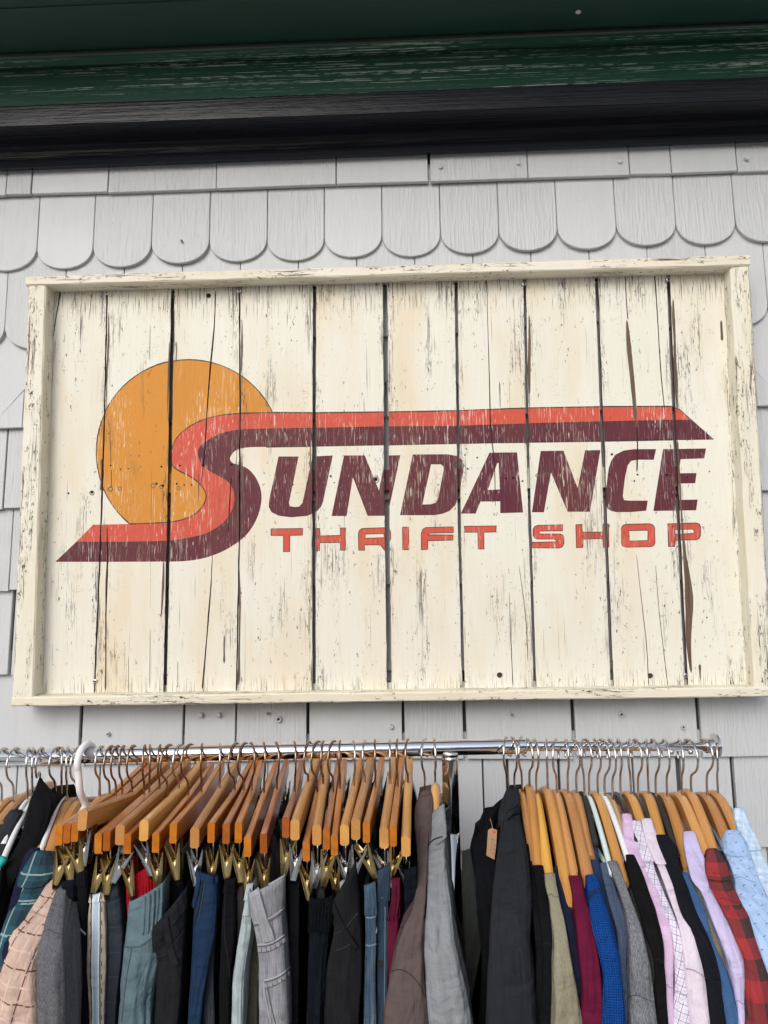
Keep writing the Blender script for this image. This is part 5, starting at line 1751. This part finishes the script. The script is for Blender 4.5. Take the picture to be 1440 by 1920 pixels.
# ---- shirt hangers and tops, left end of the rail
GH = 'hangers with tops and jackets'
LO = 8
hk, hb = M['hook_steel'], M['hook_brown']
shirt_hanger('La', 1, 1500, -24, 1533, 17, M['beech_wood'], 'x', GH, hk, off=LO) if False else None
W = lambda px: px * PXM
def sh(key, sx, sy, ex, ey, wpx, mat, label, hm=None, **k_):
    return shirt_hanger(key, sx, sy, ex, ey, W(wpx), M[mat], label, GH, hm or hk, **k_)
sh('La', 3, 1500, -20, 1533, 17, 'beech_wood', 'beech shirt hanger cut by the left edge of the photo', off=LO)
sh('Lb', 25, 1503, 6, 1527, 20, 'beech_wood', 'beech shirt hanger under the dark grey jumper at the far left', off=LO)
sh('Lc', 51, 1497, 17, 1562, 9, 'white_plastic', 'thin white plastic hanger in the gap left of the black hood', off=LO, kind='plastic')
sh('Ld', 60, 1500, 6, 1612, 10, 'white_plastic', 'white plastic hanger with a teal rubber tip on its arm', off=LO, kind='plastic', tip=((8, 1608), (-6, 1630)))
sh('Le', 75, 1462, 55, 1520, 10, 'black_plastic', 'black hanger hidden inside the black hooded top', off=LO, kind='plastic')
sh('Lf', 104, 1500, 66, 1591, 16, 'beech_wood', 'beech shirt hanger over the navy jumper', off=LO)
sh('Lg', 115, 1493, 80, 1586, 9, 'white_plastic', 'white plastic hanger between two beech hangers left of the thick white hook', off=LO, kind='plastic')
sh('Lh', 125, 1496, 92, 1598, 18, 'beech_wood', 'beech shirt hanger over the teal plaid flannel', off=LO)
sh('Li', 145, 1497, 121, 1540, 19, 'light_wood', 'wide beech shirt hanger over the peach windowpane blazer', off=LO, h=0.034)
sh('Lj', 187, 1489, 171, 1518, 19, 'light_wood', 'wide wooden shirt hanger just right of the thick white plastic hook', off=LO, h=0.034)

F_dgrey = fab('dark_grey_knit', (0.024, 0.026, 0.034), 'heather', (0.042, 0.044, 0.052))
shirt('grey_jumper', 'dark grey knitted jumper at the far left edge', 'jumper', 'La', [(1534, -22, 6), (1570, -40, 2), (1640, -60, -8), (1720, -75, -25), (1925, -85, -30)], F_dgrey, seam=1700, off=LO)
shirt('charcoal_jumper', 'charcoal jumper on the second beech hanger from the left', 'jumper', 'Lb', [(1519, 20, 43), (1545, 0, 34), (1575, -18, 18), (1620, -38, 0), (1700, -58, -16), (1800, -70, -26), (1925, -80, -34)], F_dgrey, seam=1690, off=LO)
shirt('black_jacket', 'black jacket under the white hanger with teal tip', 'jacket', 'Ld', [(1622, -16, 8), (1660, -24, 2), (1700, -34, -6), (1760, -46, -14), (1925, -60, -22)], F_black2, seam=1720, off=LO)
shirt('hooded_top', 'black top with a pointed peak hung right up on its hook', 'hooded top', 'Le', [(73, 1460, 79, 1459, 0.004), (64, 1484, 88, 1480, 0.03), (56, 1502, 102, 1498, 0.045), (47, 1540, 95, 1536, 0.065), (34, 1580, 78, 1577, 0.09), (8, 1625, 46, 1622, 0.12), (-18, 1680, 20, 1678, 0.14), (-40, 1780, 2, 1778, 0.155), (-52, 1925, -8, 1925, 0.16)], F_black2, seam=1700, off=LO, sleeve=False)
F_navyk = fab('navy_jersey', (0.014, 0.017, 0.040), 'plain')
shirt('navy_jumper', 'navy blue jumper sloping down left of the teal plaid flannel', 'jumper', 'Lf', [(1591, 56, 80), (1605, 46, 86), (1640, 34, 80), (1690, 20, 62), (1750, 6, 44), (1840, -12, 28), (1925, -22, 18)], F_navyk, seam=1712, off=LO)
shirt('indigo_shirt', 'dark indigo shirt half hidden behind the teal plaid flannel', 'shirt', 'Lg', [(1588, 72, 90), (1640, 52, 76), (1700, 32, 58), (1780, 12, 36), (1925, -8, 18)], fab('indigo_cloth', (0.016, 0.014, 0.034)), seam=1720, off=LO, df=-0.012)
F_tealp = fab('teal_plaid_flannel', (0.014, 0.075, 0.105), 'plaid', (0.007, 0.022, 0.034), (0.30, 0.38, 0.37), p=(0.046, 0.042))
shirt('flannel_shirt', 'teal plaid flannel shirt with pale lines left of the peach blazer', 'shirt', 'Lh', [(1599, 68, 104), (1614, 54, 104), (1640, 40, 100), (1660, 36, 90), (1690, 25, 72), (1730, 9, 54), (1780, -8, 38), (1850, -22, 24), (1925, -30, 16)], F_tealp, seam=1664, off=LO, collar=[(1598, 66, 105), (1620, 50, 105), (1645, 37, 98), (1658, 36, 84)])
F_wp = fab('peach_windowpane', (0.58, 0.415, 0.33), 'windowpane', (0.14, 0.07, 0.045))
shirt('windowpane_blazer', 'peach blazer with a brown windowpane check', 'blazer', 'Li', [(1560, 118, 134), (1600, 106, 124), (1640, 88, 118), (1690, 62, 106), (1712, 45, 96), (1740, 27, 86), (1780, 13, 72), (1830, 3, 67), (1925, -3, 70)], F_wp, seam=1702, off=LO, crease=0.6)
root_, d_, _x = SH_DIR['Lh']
shirt('brown_coat', 'brown wool coat edge tucked between the flannel and the peach blazer', 'coat', 'Lh', [(1612, 92, 110), (1635, 80, 106), (1665, 70, 98), (1695, 58, 88), (1760, 30, 62), (1925, 5, 40)], fab('brown_wool', (0.075, 0.055, 0.045), 'heather', (0.11, 0.085, 0.07)), seam=1720, off=LO, df=-0.016)
F_gm = fab('grey_marl', (0.085, 0.087, 0.10), 'heather', (0.16, 0.16, 0.175))
shirt('marl_jacket', 'grey marl jacket between the peach blazer and the black trousers', 'jacket', 'Lj', [(1590, 140, 152), (1640, 116, 134), (1680, 102, 122), (1720, 88, 118), (1760, 77, 117), (1800, 72, 117), (1850, 72, 118), (1925, 76, 119)], F_gm, seam=1735, off=LO, df=0.004)

# thick white plastic hanger
b0 = U(161, 1512, RY)
zc, rr = rail_at(b0.x)
root = thing('plastic_hanger', 'thick white plastic hanger whose fat hook stands out on the chrome rail', 'hanger', (b0.x, RY, zc), GH)
mb = MB()
pts = []
w6 = 0.0051
for a in (200, 165, 135, 105, 80, 50, 20, -5, -30):
    pts.append(Vector((b0.x - 0.001, RY, zc + rr + w6 - 0.023)) + Vector((-0.10, -1, 0)).normalized() * (0.0235 * math.cos(R(a))) + Vector((0, 0, 0.023 * math.sin(R(a)))))
pts += [Vector((b0.x - 0.001, RY - 0.019, zc - 0.045)), Vector((b0.x, RY - 0.008, zc - 0.062)), b0 + Vector((0.002, 0, -0.004))]
mb.tube(smoothpts(pts, 5), [0.0050 if i < 8 else w6 for i in range(len(pts) * 5 - 4)], 14)
mb.build('hook', M['white_plastic'], root, smooth=True)
mb = MB()
for s in (-1, 1):
    mb.tube(smoothpts([b0, b0 + Vector((-0.004, s * 0.05, -0.018)), b0 + Vector((-0.008, s * 0.12, -0.05)), b0 + Vector((-0.012, s * 0.18, -0.085))], 5), 0.0058, 10)
mb.build('hanger_arms', M['white_plastic'], root, smooth=True)

# ---- middle: brown and grey jackets, black velvet hangers
sh('Ma', 797, 1483, 796, 1530, 8, 'black_plastic', 'slim black hanger inside the brown jacket', kind='plastic')
sh('Mb', 816, 1459, 815, 1540, 16, 'beech_wood', 'upright beech hanger in the neck of the light grey jacket')
# flocked hanger seen edge on behind the clip hangers
p = U(785, 1478, RY + 0.10)
F_brown = fab('brown_suiting', (0.105, 0.078, 0.074), 'twill', (0.135, 0.102, 0.097))
r1, bv = shirt('brown_jacket', 'brown suit jacket left of the light grey jacket', 'jacket', 'Ma', [(793, 1486, 806, 1483, 0.01), (783, 1508, 809, 1500, 0.035), (780, 1550, 806, 1545, 0.075), (782, 1600, 803, 1590, 0.12), (782, 1650, 801, 1645, 0.165), (773, 1705, 799, 1700, 0.2), (753, 1745, 798, 1742, 0.215), (736, 1800, 797, 1800, 0.225), (727, 1850, 798, 1850, 0.23), (720, 1925, 803, 1925, 0.235)], F_brown, seam=1832, crease=0.5, line=False,
   collar=[(792, 1484, 807, 1482, 0.01), (781, 1508, 810, 1500, 0.035), (779, 1550, 808, 1545, 0.075), (784, 1592, 806, 1572, 0.10)])
thread(r1, 'shoulder_seam', M['seam_dark'], bv, [(733, 1822), (745, 1818), (760, 1821), (775, 1832), (790, 1852), (797, 1870)], 0.00045)
F_lg = fab('light_grey_suiting', (0.235, 0.25, 0.265), 'twill', (0.34, 0.35, 0.365))
r1, bv = shirt('grey_jacket', 'light grey suit jacket in front of the chrome post', 'jacket', 'Mb', [(806, 1532, 831, 1510, 0.05), (803, 1560, 834, 1545, 0.08), (801, 1600, 835, 1594, 0.12), (801, 1650, 839, 1645, 0.16), (801, 1700, 846, 1696, 0.2), (796, 1755, 851, 1752, 0.222), (799, 1805, 858, 1803, 0.228), (802, 1855, 870, 1853, 0.232), (806, 1925, 886, 1925, 0.236)], F_lg, seam=1742, crease=0.5, line=False,
   collar=[(805, 1533, 832, 1508, 0.05), (802, 1560, 835, 1545, 0.08), (801, 1592, 836, 1568, 0.105)])
thread(r1, 'collar_edge', M['seam_dark'], bv, [(801, 1602), (806, 1584), (818, 1574), (834, 1570)], 0.0007, 0.002)

# ---- right of the post
GB = M['hook_steel']
sh('Ra', 951, 1488, 948, 1560, 9, 'black_plastic', 'slim black hanger in the charcoal blazer right of the post', kind='plastic')
sh('R0', 965, 1482, 960, 1520, 9, 'black_plastic', 'slim black hanger under the collar of the large charcoal blazer', kind='plastic', flip=1)
F_ol = fab('dark_olive_grey_suiting', (0.022, 0.025, 0.023), 'twill', (0.030, 0.033, 0.030))
shirt('olive_blazer', 'dark olive grey blazer directly right of the chrome post', 'blazer', 'Ra', [(866, 1600, 882, 1592, 0.10), (866, 1660, 892, 1655, 0.13), (867, 1720, 902, 1716, 0.15), (868, 1780, 902, 1780, 0.158), (867, 1850, 890, 1850, 0.162), (865, 1925, 880, 1925, 0.165)], F_ol, sleeve=False)
F_bb = fab('black_wool', (0.006, 0.0065, 0.009), 'twill', (0.010, 0.011, 0.014))
r1, bv = shirt('black_wool_blazer', 'black wool blazer whose open lapel carries a brown price tag', 'blazer', 'Ra', [(925, 1522, 948, 1508, 0.02), (906, 1560, 944, 1550, 0.05), (880, 1600, 938, 1592, 0.09), (884, 1660, 936, 1655, 0.13), (896, 1730, 930, 1728, 0.155), (903, 1800, 925, 1800, 0.168), (898, 1925, 920, 1925, 0.175)], F_bb, sleeve=False, bulge=0.3)
# neck loop of the far collar
mb = MB(); rows, uv = [], []
for i, (x, y, f) in enumerate(cr([(962, 1481, 0.0), (946, 1494, 0.012), (930, 1507, 0.03), (917, 1524, 0.05), (909, 1546, 0.066), (906, 1575, 0.08), (907, 1610, 0.1)], 4)):
    a = U(x - 1, y, RY - f); n_ = Vector((0.8, 0, 0.25)).normalized()
    wv = Vector((0.016, 0.012, -0.012))
    rows.append([a, a + wv * .5 + Vector((0, -.004, 0.003)), a + wv, a + wv + Vector((0.001, 0.004, -0.001)), a + wv * .5 + Vector((0, 0.003, -.002)), a + Vector((0.001, .003, -.002))])
    uv.append([(q * .006, i * .006) for q in range(7)])
mb.grid(rows, closed=True, uv=uv, cap0=True, cap1=True)
mb.build('collar', F_bb, r1, smooth=True)
F_cb = fab('charcoal_wool', (0.020, 0.022, 0.027), 'twill', (0.033, 0.035, 0.042))
r1, bv = shirt('charcoal_blazer', 'large charcoal suit blazer with an upturned collar right of the post', 'blazer', 'R0', [(951, 1484, 969, 1480, 0.012), (944, 1502, 972, 1498, 0.03), (938, 1545, 975, 1540, 0.072), (931, 1600, 985, 1592, 0.125), (926, 1650, 993, 1644, 0.165), (922, 1710, 998, 1705, 0.20), (918, 1780, 996, 1778, 0.222), (916, 1850, 999, 1848, 0.23), (914, 1925, 1006, 1925, 0.235)], F_cb, seam=1742, crease=0.5, line=False,
   collar=[(950, 1483, 970, 1479, 0.012), (942, 1504, 973, 1499, 0.03), (936, 1530, 973, 1524, 0.058), (936, 1548, 972, 1512, 0.062)])
thread(r1, 'collar_edge', M['seam_dark'], bv, [(940, 1560), (945, 1536), (953, 1521), (968, 1513)], 0.0008, 0.001)
thread(r1, 'shoulder_seam', M['seam_dark'], bv, [(962, 1520), (964, 1570), (963, 1620), (960, 1650)], 0.0006)
# price tag
tf = 0.112
tg = [U(*p, RY - tf) for p in [(915, 1557), (922, 1553), (932, 1557), (930, 1588), (927, 1612), (912, 1604)]]
mb = MB()
fr = tg; bk = [p + Vector((0, 0.0012, 0)) for p in tg]
mb.add(fr[::-1]); mb.add(bk)
for q in range(6):
    j = (q + 1) % 6
    mb.add([fr[q], fr[j], bk[j], bk[q]])
root = thing('price_tag', 'brown kraft price tag with a red dot hanging in the black lapel', 'price tag', tuple(tg[0]))
mb.build('card', M['kraft'], root)
mb = MB(); c = U(927, 1560, RY - tf - 0.0004)
mb.add([c + Vector((0.0015 * math.cos(a), 0, 0.0015 * math.sin(a))) for a in [2 * math.pi * q / 10 for q in range(10)]])
mb.build('red_dot', M['red_ink'], root)
mb = MB()
for i, (x, y, l) in enumerate([(922, 1572, 5), (926, 1574, 3), (921, 1579, 4), (926, 1582, 5), (920, 1586, 3), (925, 1590, 4), (919, 1592, 3), (923, 1598, 4)]):
    a, c = U(x, y, RY - tf - 0.0005), U(x + 1.5, y + l, RY - tf - 0.0005)
    mb.tube([a, a.lerp(c, .5) + Vector((0.0006, 0, 0)), c], 0.00025, 5)
mb.build('pen_mark', M['ink'], root)
mb = MB(); mb.tube(smoothpts([U(924, 1556, RY - tf), U(922, 1545, RY - 0.10), U(919, 1535, RY - 0.085)], 4), 0.0004, 5)
mb.build('string', M['kraft'], root)

sh('H1', 979, 1478, 998, 1585, 15, 'beech_wood', 'beech hanger leaning on the right side of the large charcoal blazer')
sh('H2', 993, 1466, 1008, 1624, 15, 'light_wood', 'knotty orange toned wooden hanger second from the charcoal blazer')
sh('H3', 1006, 1481, 1029, 1640, 15, 'yellow_wood', 'yellow lacquered wooden hanger over the khaki tee')
sh('H4', 1027, 1471, 1064, 1668, 16, 'light_wood', 'tall rough brown wooden hanger over the navy tee')
sh('H5', 1044, 1479, 1077, 1646, 15, 'beech_wood', 'flat beech hanger over the maroon tee')
sh('H6', 1065, 1479, 1104, 1646, 17, 'beech_wood', 'wide beech hanger over the bright blue waffle top')
sh('H7', 1081, 1480, 1102, 1578, 14, 'beech_wood', 'beech hanger over the dark blue sweater')
sh('H8a', 1096, 1490, 1112, 1560, 9, 'grey_velvet', 'dark flocked hanger left of the pale mint hanger', kind='plastic')
sh('H8', 1105, 1490, 1141, 1614, 9, 'mint_plastic', 'pale mint plastic hanger over the grey heather top', kind='plastic')
sh('H9', 1121, 1483, 1163, 1625, 15, 'light_wood', 'brown grained wooden hanger beside the pale mint one')
sh('H10', 1134, 1491, 1175, 1604, 10, 'white_plastic', 'white plastic hanger over the black tee', kind='plastic')
sh('H11', 1149, 1494, 1171, 1570, 12, 'cream_wood', 'slim cream wooden hanger over the pink shirt')
sh('H11b', 1164, 1492, 1186, 1560, 9, 'black_plastic', 'black hanger between the cream and beech hangers', kind='plastic')
sh('H12', 1183, 1482, 1209, 1555, 17, 'light_wood', 'rounded beech hanger in the collar of the lavender grid shirt', h=0.034)
sh('H12b', 1197, 1492, 1222, 1560, 9, 'black_plastic', 'slim black hanger between two rounded beech hangers', kind='plastic')
sh('H13', 1216, 1482, 1240, 1572, 18, 'light_wood', 'broad beech hanger over the black tee right of pale pink shirt', h=0.034)
sh('H13b', 1230, 1492, 1262, 1580, 9, 'grey_velvet', 'dark flocked hanger behind the broad beech hanger', kind='plastic')
sh('H14', 1251, 1487, 1286, 1600, 18, 'light_wood', 'darker broad wooden hanger over the lavender shirt', h=0.034)
sh('H15', 1279, 1485, 1328, 1612, 17, 'beech_wood', 'long golden beech hanger over the red plaid shirt', h=0.034)
sh('H16', 1296, 1477, 1340, 1596, 16, 'beech_wood', 'beech hanger behind the long golden one', h=0.034)
sh('H17', 1326, 1485, 1365, 1576, 17, 'beech_wood', 'beech hanger over the light blue printed shirt', h=0.034)
sh('H18', 1346, 1480, 1383, 1556, 17, 'beech_wood', 'last beech hanger at the right end of the rail', h=0.034)

shirt('black_cardigan', 'black cardigan right against the large charcoal blazer', 'cardigan', 'H1', [(1584, 984, 998), (1620, 994, 1014), (1680, 998, 1024), (1740, 1002, 1032), (1800, 1006, 1036), (1925, 1008, 1036)], F_black2, seam=1750, df=-0.006)
F_kh = fab('khaki_jersey', (0.235, 0.215, 0.145), 'heather', (0.30, 0.275, 0.195))
shirt('black_knit', 'black knitted top left of the khaki tee', 'jumper', 'H2', [(1624, 999, 1018), (1680, 1008, 1030), (1740, 1014, 1040), (1800, 1018, 1044), (1925, 1014, 1040)], F_black2, seam=1760)
shirt('khaki_tee', 'khaki tee with a plain rounded shoulder', 'tee', 'H3', [(1639, 1021, 1041), (1665, 1023, 1045), (1692, 1030, 1050), (1760, 1039, 1061), (1805, 1038, 1068), (1860, 1037, 1078), (1925, 1037, 1088)], F_kh, seam=1668, df=0.01)
shirt('navy_tee', 'dark navy tee between the khaki and the maroon tees', 'tee', 'H4', [(1627, 1037, 1052), (1670, 1046, 1064), (1720, 1055, 1076), (1770, 1062, 1083), (1830, 1067, 1091), (1925, 1073, 1094)], F_navyk, seam=1760, df=-0.004)
shirt('orange_shirt', 'orange shirt edge showing between the navy and the maroon tees', 'shirt', 'H4', [(1668, 1060, 1071), (1700, 1066, 1080), (1745, 1074, 1086), (1792, 1080, 1090), (1925, 1085, 1095)], fab('orange_cotton', (0.78, 0.27, 0.045)), sleeve=False, df=-0.008)
F_mt = fab('maroon_jersey', (0.125, 0.010, 0.036))
shirt('maroon_tee', 'maroon tee left of the bright blue waffle top', 'tee', 'H5', [(1644, 1066, 1091), (1672, 1073, 1095), (1725, 1081, 1108), (1791, 1086, 1121), (1844, 1092, 1127), (1925, 1090, 1130)], F_mt, seam=1664, df=0.006, crease=0.6)
F_bl = fab('blue_waffle_knit', (0.012, 0.085, 0.36), 'waffle')
r1, bv = shirt('waffle_top', 'bright blue waffle knit top with dark shoulder stitching', 'top', 'H6', [(1642, 1099, 1119), (1670, 1102, 1129), (1725, 1110, 1144), (1783, 1123, 1158), (1831, 1131, 1162), (1880, 1129, 1166), (1925, 1128, 1171)], F_bl, seam=1674, df=0.012, crease=0.5)
for dy in (0, 4, 8):
    thread(r1, 'shoulder_stitching', M['seam_dark'], bv, [(1104, 1684 + dy), (1108, 1674 + dy), (1116, 1668 + dy), (1127, 1665 + dy)], 0.0004, 0.0004)
F_db = fab('dark_blue_jersey', (0.020, 0.036, 0.085), 'heather', (0.03, 0.05, 0.105))
shirt('blue_sweater', 'dark blue sweater behind the bright blue waffle top', 'sweater', 'H7', [(1577, 1094, 1119), (1605, 1101, 1123), (1640, 1109, 1128), (1700, 1122, 1146), (1780, 1140, 1164), (1860, 1154, 1176), (1925, 1158, 1182)], F_db, df=-0.012)
F_sb = fab('slate_blue_jersey', (0.060, 0.085, 0.145), 'heather', (0.085, 0.115, 0.18))
shirt('slate_tee', 'slate blue tee left of the grey heather top', 'tee', 'H8a', [(1619, 1125, 1140), (1660, 1133, 1152), (1699, 1142, 1165), (1751, 1157, 1176), (1817, 1160, 1177), (1925, 1168, 1183)], F_sb, seam=1850, df=-0.004)
F_hg = fab('grey_heather_jersey', (0.105, 0.110, 0.125), 'heather', (0.25, 0.26, 0.28))
shirt('heather_top', 'grey heather top under the pale mint hanger', 'top', 'H8', [(1616, 1140, 1158), (1641, 1149, 1167), (1686, 1164, 1183), (1738, 1176, 1201), (1804, 1176, 1217), (1865, 1177, 1226), (1925, 1181, 1230)], F_hg, seam=1858, df=0.008, crease=0.7)
shirt('charcoal_tee', 'dark charcoal tee between grey heather top and black tee', 'tee', 'H9', [(1666, 1178, 1192), (1715, 1190, 1212), (1765, 1202, 1232), (1817, 1214, 1243), (1925, 1223, 1251)], fab('charcoal_jersey', (0.019, 0.019, 0.022), 'heather', (0.030, 0.030, 0.034)), seam=1850, df=-0.002)
shirt('black_tee', 'black tee under the white plastic hanger', 'tee', 'H10', [(1604, 1173, 1190), (1633, 1176, 1203), (1686, 1189, 1221), (1751, 1209, 1241), (1804, 1228, 1247), (1925, 1232, 1252)], fab('black_soft_jersey', (0.0085, 0.008, 0.0085)), df=0.004, crease=1.0, folds=1.5)
F_pk = fab('pink_lilac_cotton', (0.62, 0.42, 0.62), 'heather', (0.68, 0.50, 0.68))
r1, bv = shirt('pink_shirt', 'pink lilac shirt left of the grid shirt', 'shirt', 'H11', [(1528, 1169, 1180), (1552, 1171, 1187), (1580, 1175, 1193), (1620, 1190, 1209), (1659, 1209, 1231), (1704, 1229, 1246), (1738, 1235, 1258), (1778, 1245, 1264), (1831, 1244, 1264), (1925, 1249, 1263)], F_pk, seam=1838, collar=[(1527, 1168, 1181), (1552, 1170, 1188), (1582, 1174, 1194), (1622, 1190, 1208)])
F_gr = fab('lavender_grid_cotton', (0.76, 0.72, 0.82), 'grid', (0.16, 0.10, 0.22), (0.40, 0.33, 0.55), p=(0.0085, 0.0006))
shirt('grid_shirt', 'white shirt with a purple grid pattern', 'shirt', 'H12', [(1545, 1186, 1202), (1562, 1190, 1208), (1590, 1197, 1221), (1633, 1209, 1231), (1672, 1228, 1246), (1707, 1241, 1261), (1740, 1256, 1274), (1778, 1261, 1284), (1831, 1264, 1290), (1880, 1263, 1293), (1925, 1263, 1296)], F_gr, seam=1850, collar=[(1540, 1184, 1200), (1562, 1189, 1208), (1590, 1196, 1221), (1612, 1203, 1226)])
F_pp = fab('pale_pink_cotton', (0.66, 0.57, 0.66), 'heather', (0.72, 0.64, 0.72))
r1, bv = shirt('pale_pink_shirt', 'pale pink shirt with a visible sleeve seam', 'shirt', 'H12', [(1537, 1206, 1219), (1556, 1208, 1226), (1590, 1219, 1239), (1633, 1237, 1256), (1686, 1256, 1277), (1738, 1274, 1298), (1785, 1282, 1314), (1831, 1287, 1326), (1880, 1292, 1330), (1925, 1298, 1334)], F_pp, seam=1822, df=0.004, line=False, collar=[(1536, 1205, 1220), (1556, 1207, 1227), (1590, 1218, 1240), (1618, 1231, 1249)])
thread(r1, 'sleeve_seam', mat_simple('mauve_thread', (0.35, 0.26, 0.36), 0.9), bv, [(1286, 1816), (1300, 1819), (1314, 1827), (1325, 1836)], 0.0007)
F_bt = fab('blue_black_jersey', (0.010, 0.0115, 0.016))
shirt('long_black_tee', 'smooth blue black tee right of the pale pink shirt', 'tee', 'H13', [(1567, 1227, 1251), (1590, 1234, 1271), (1620, 1246, 1273), (1659, 1261, 1288), (1712, 1276, 1306), (1765, 1301, 1330), (1828, 1318, 1349), (1880, 1324, 1354), (1925, 1330, 1360)], F_bt, seam=1826, df=0.006)
F_mb = fab('mid_blue_pique', (0.045, 0.105, 0.235), 'mesh', (0.06, 0.13, 0.27))
shirt('blue_polo', 'mid blue polo shirt right of the long black tee', 'polo shirt', 'H13b', [(1638, 1275, 1289), (1672, 1286, 1306), (1712, 1298, 1323), (1778, 1322, 1342), (1817, 1340, 1359), (1870, 1350, 1376), (1925, 1358, 1392)], F_mb, seam=1735, df=0.002)
F_tw = fab('khaki_tweed', (0.16, 0.15, 0.105), 'mesh', (0.40, 0.38, 0.29))
shirt('tweed_jacket', 'khaki basket weave jacket between blue polo and lavender shirt', 'jacket', 'H13b', [(1608, 1279, 1298), (1646, 1284, 1315), (1691, 1309, 1326), (1725, 1318, 1336), (1791, 1336, 1355), (1857, 1356, 1378), (1925, 1368, 1386)], F_tw, seam=1694, df=-0.010)
F_lv = fab('lavender_cotton', (0.52, 0.46, 0.70), 'heather', (0.60, 0.54, 0.77))
r1, bv = shirt('lavender_shirt', 'lavender shirt left of the red plaid shirt', 'shirt', 'H14', [(1561, 1285, 1299), (1578, 1286, 1306), (1600, 1287, 1314), (1646, 1298, 1328), (1680, 1318, 1340), (1725, 1335, 1364), (1765, 1350, 1383), (1804, 1364, 1397), (1870, 1378, 1400), (1925, 1386, 1405)], F_lv, seam=1868, df=0.008, collar=[(1560, 1284, 1300), (1585, 1285, 1309), (1625, 1293, 1324), (1650, 1300, 1328), (1672, 1318, 1326)])
F_rp = fab('red_buffalo_plaid', (0.34, 0.026, 0.030), 'plaid', (0.030, 0.022, 0.024), None, p=(0.040, 0.042))
shirt('plaid_shirt', 'red and black buffalo plaid flannel shirt', 'shirt', 'H15', [(1594, 1329, 1342), (1612, 1326, 1356), (1650, 1327, 1370), (1684, 1343, 1386), (1717, 1362, 1401), (1765, 1382, 1415), (1804, 1398, 1430), (1857, 1400, 1450), (1925, 1402, 1464)], F_rp, seam=1676, df=0.014, collar=[(1592, 1328, 1343), (1612, 1325, 1357), (1632, 1326, 1364), (1645, 1328, 1369)])
F_nd = fab('navy_dotted_cotton', (0.016, 0.020, 0.042), 'dots', (0.5, 0.5, 0.55), p=0.013)
shirt('dotted_shirt', 'navy dotted shirt between the red plaid and light blue shirts', 'shirt', 'H16', [(1598, 1344, 1358), (1625, 1356, 1378), (1680, 1376, 1400), (1740, 1394, 1418), (1800, 1412, 1436), (1925, 1430, 1460)], F_nd, df=-0.006)
F_lb = fab('light_blue_print', (0.40, 0.56, 0.82), 'dots', (0.035, 0.05, 0.085), p=0.0135)
shirt('printed_shirt', 'light blue shirt printed with small dark bows', 'shirt', 'H17', [(1560, 1362, 1386), (1580, 1358, 1400), (1606, 1362, 1408), (1640, 1375, 1418), (1686, 1383, 1438), (1740, 1404, 1446), (1800, 1422, 1462), (1925, 1440, 1490)], F_lb, seam=1636, df=0.008, collar=[(1558, 1362, 1385), (1572, 1359, 1392), (1590, 1359, 1399), (1600, 1361, 1401)])
F_gg = fab('pale_blue_gingham', (0.66, 0.76, 0.86), 'gingham', (0.42, 0.58, 0.78), p=0.011)
shirt('gingham_shirt', 'pale blue gingham shirt at the right end of the rail', 'shirt', 'H18', [(1518, 1379, 1392), (1535, 1381, 1400), (1560, 1388, 1412), (1590, 1397, 1424), (1630, 1413, 1442), (1680, 1432, 1466), (1740, 1450, 1490), (1820, 1468, 1515), (1925, 1480, 1530)], F_gg, seam=1632, df=0.004, collar=[(1516, 1378, 1393), (1535, 1380, 1401), (1560, 1387, 1413), (1590, 1396, 1425)])
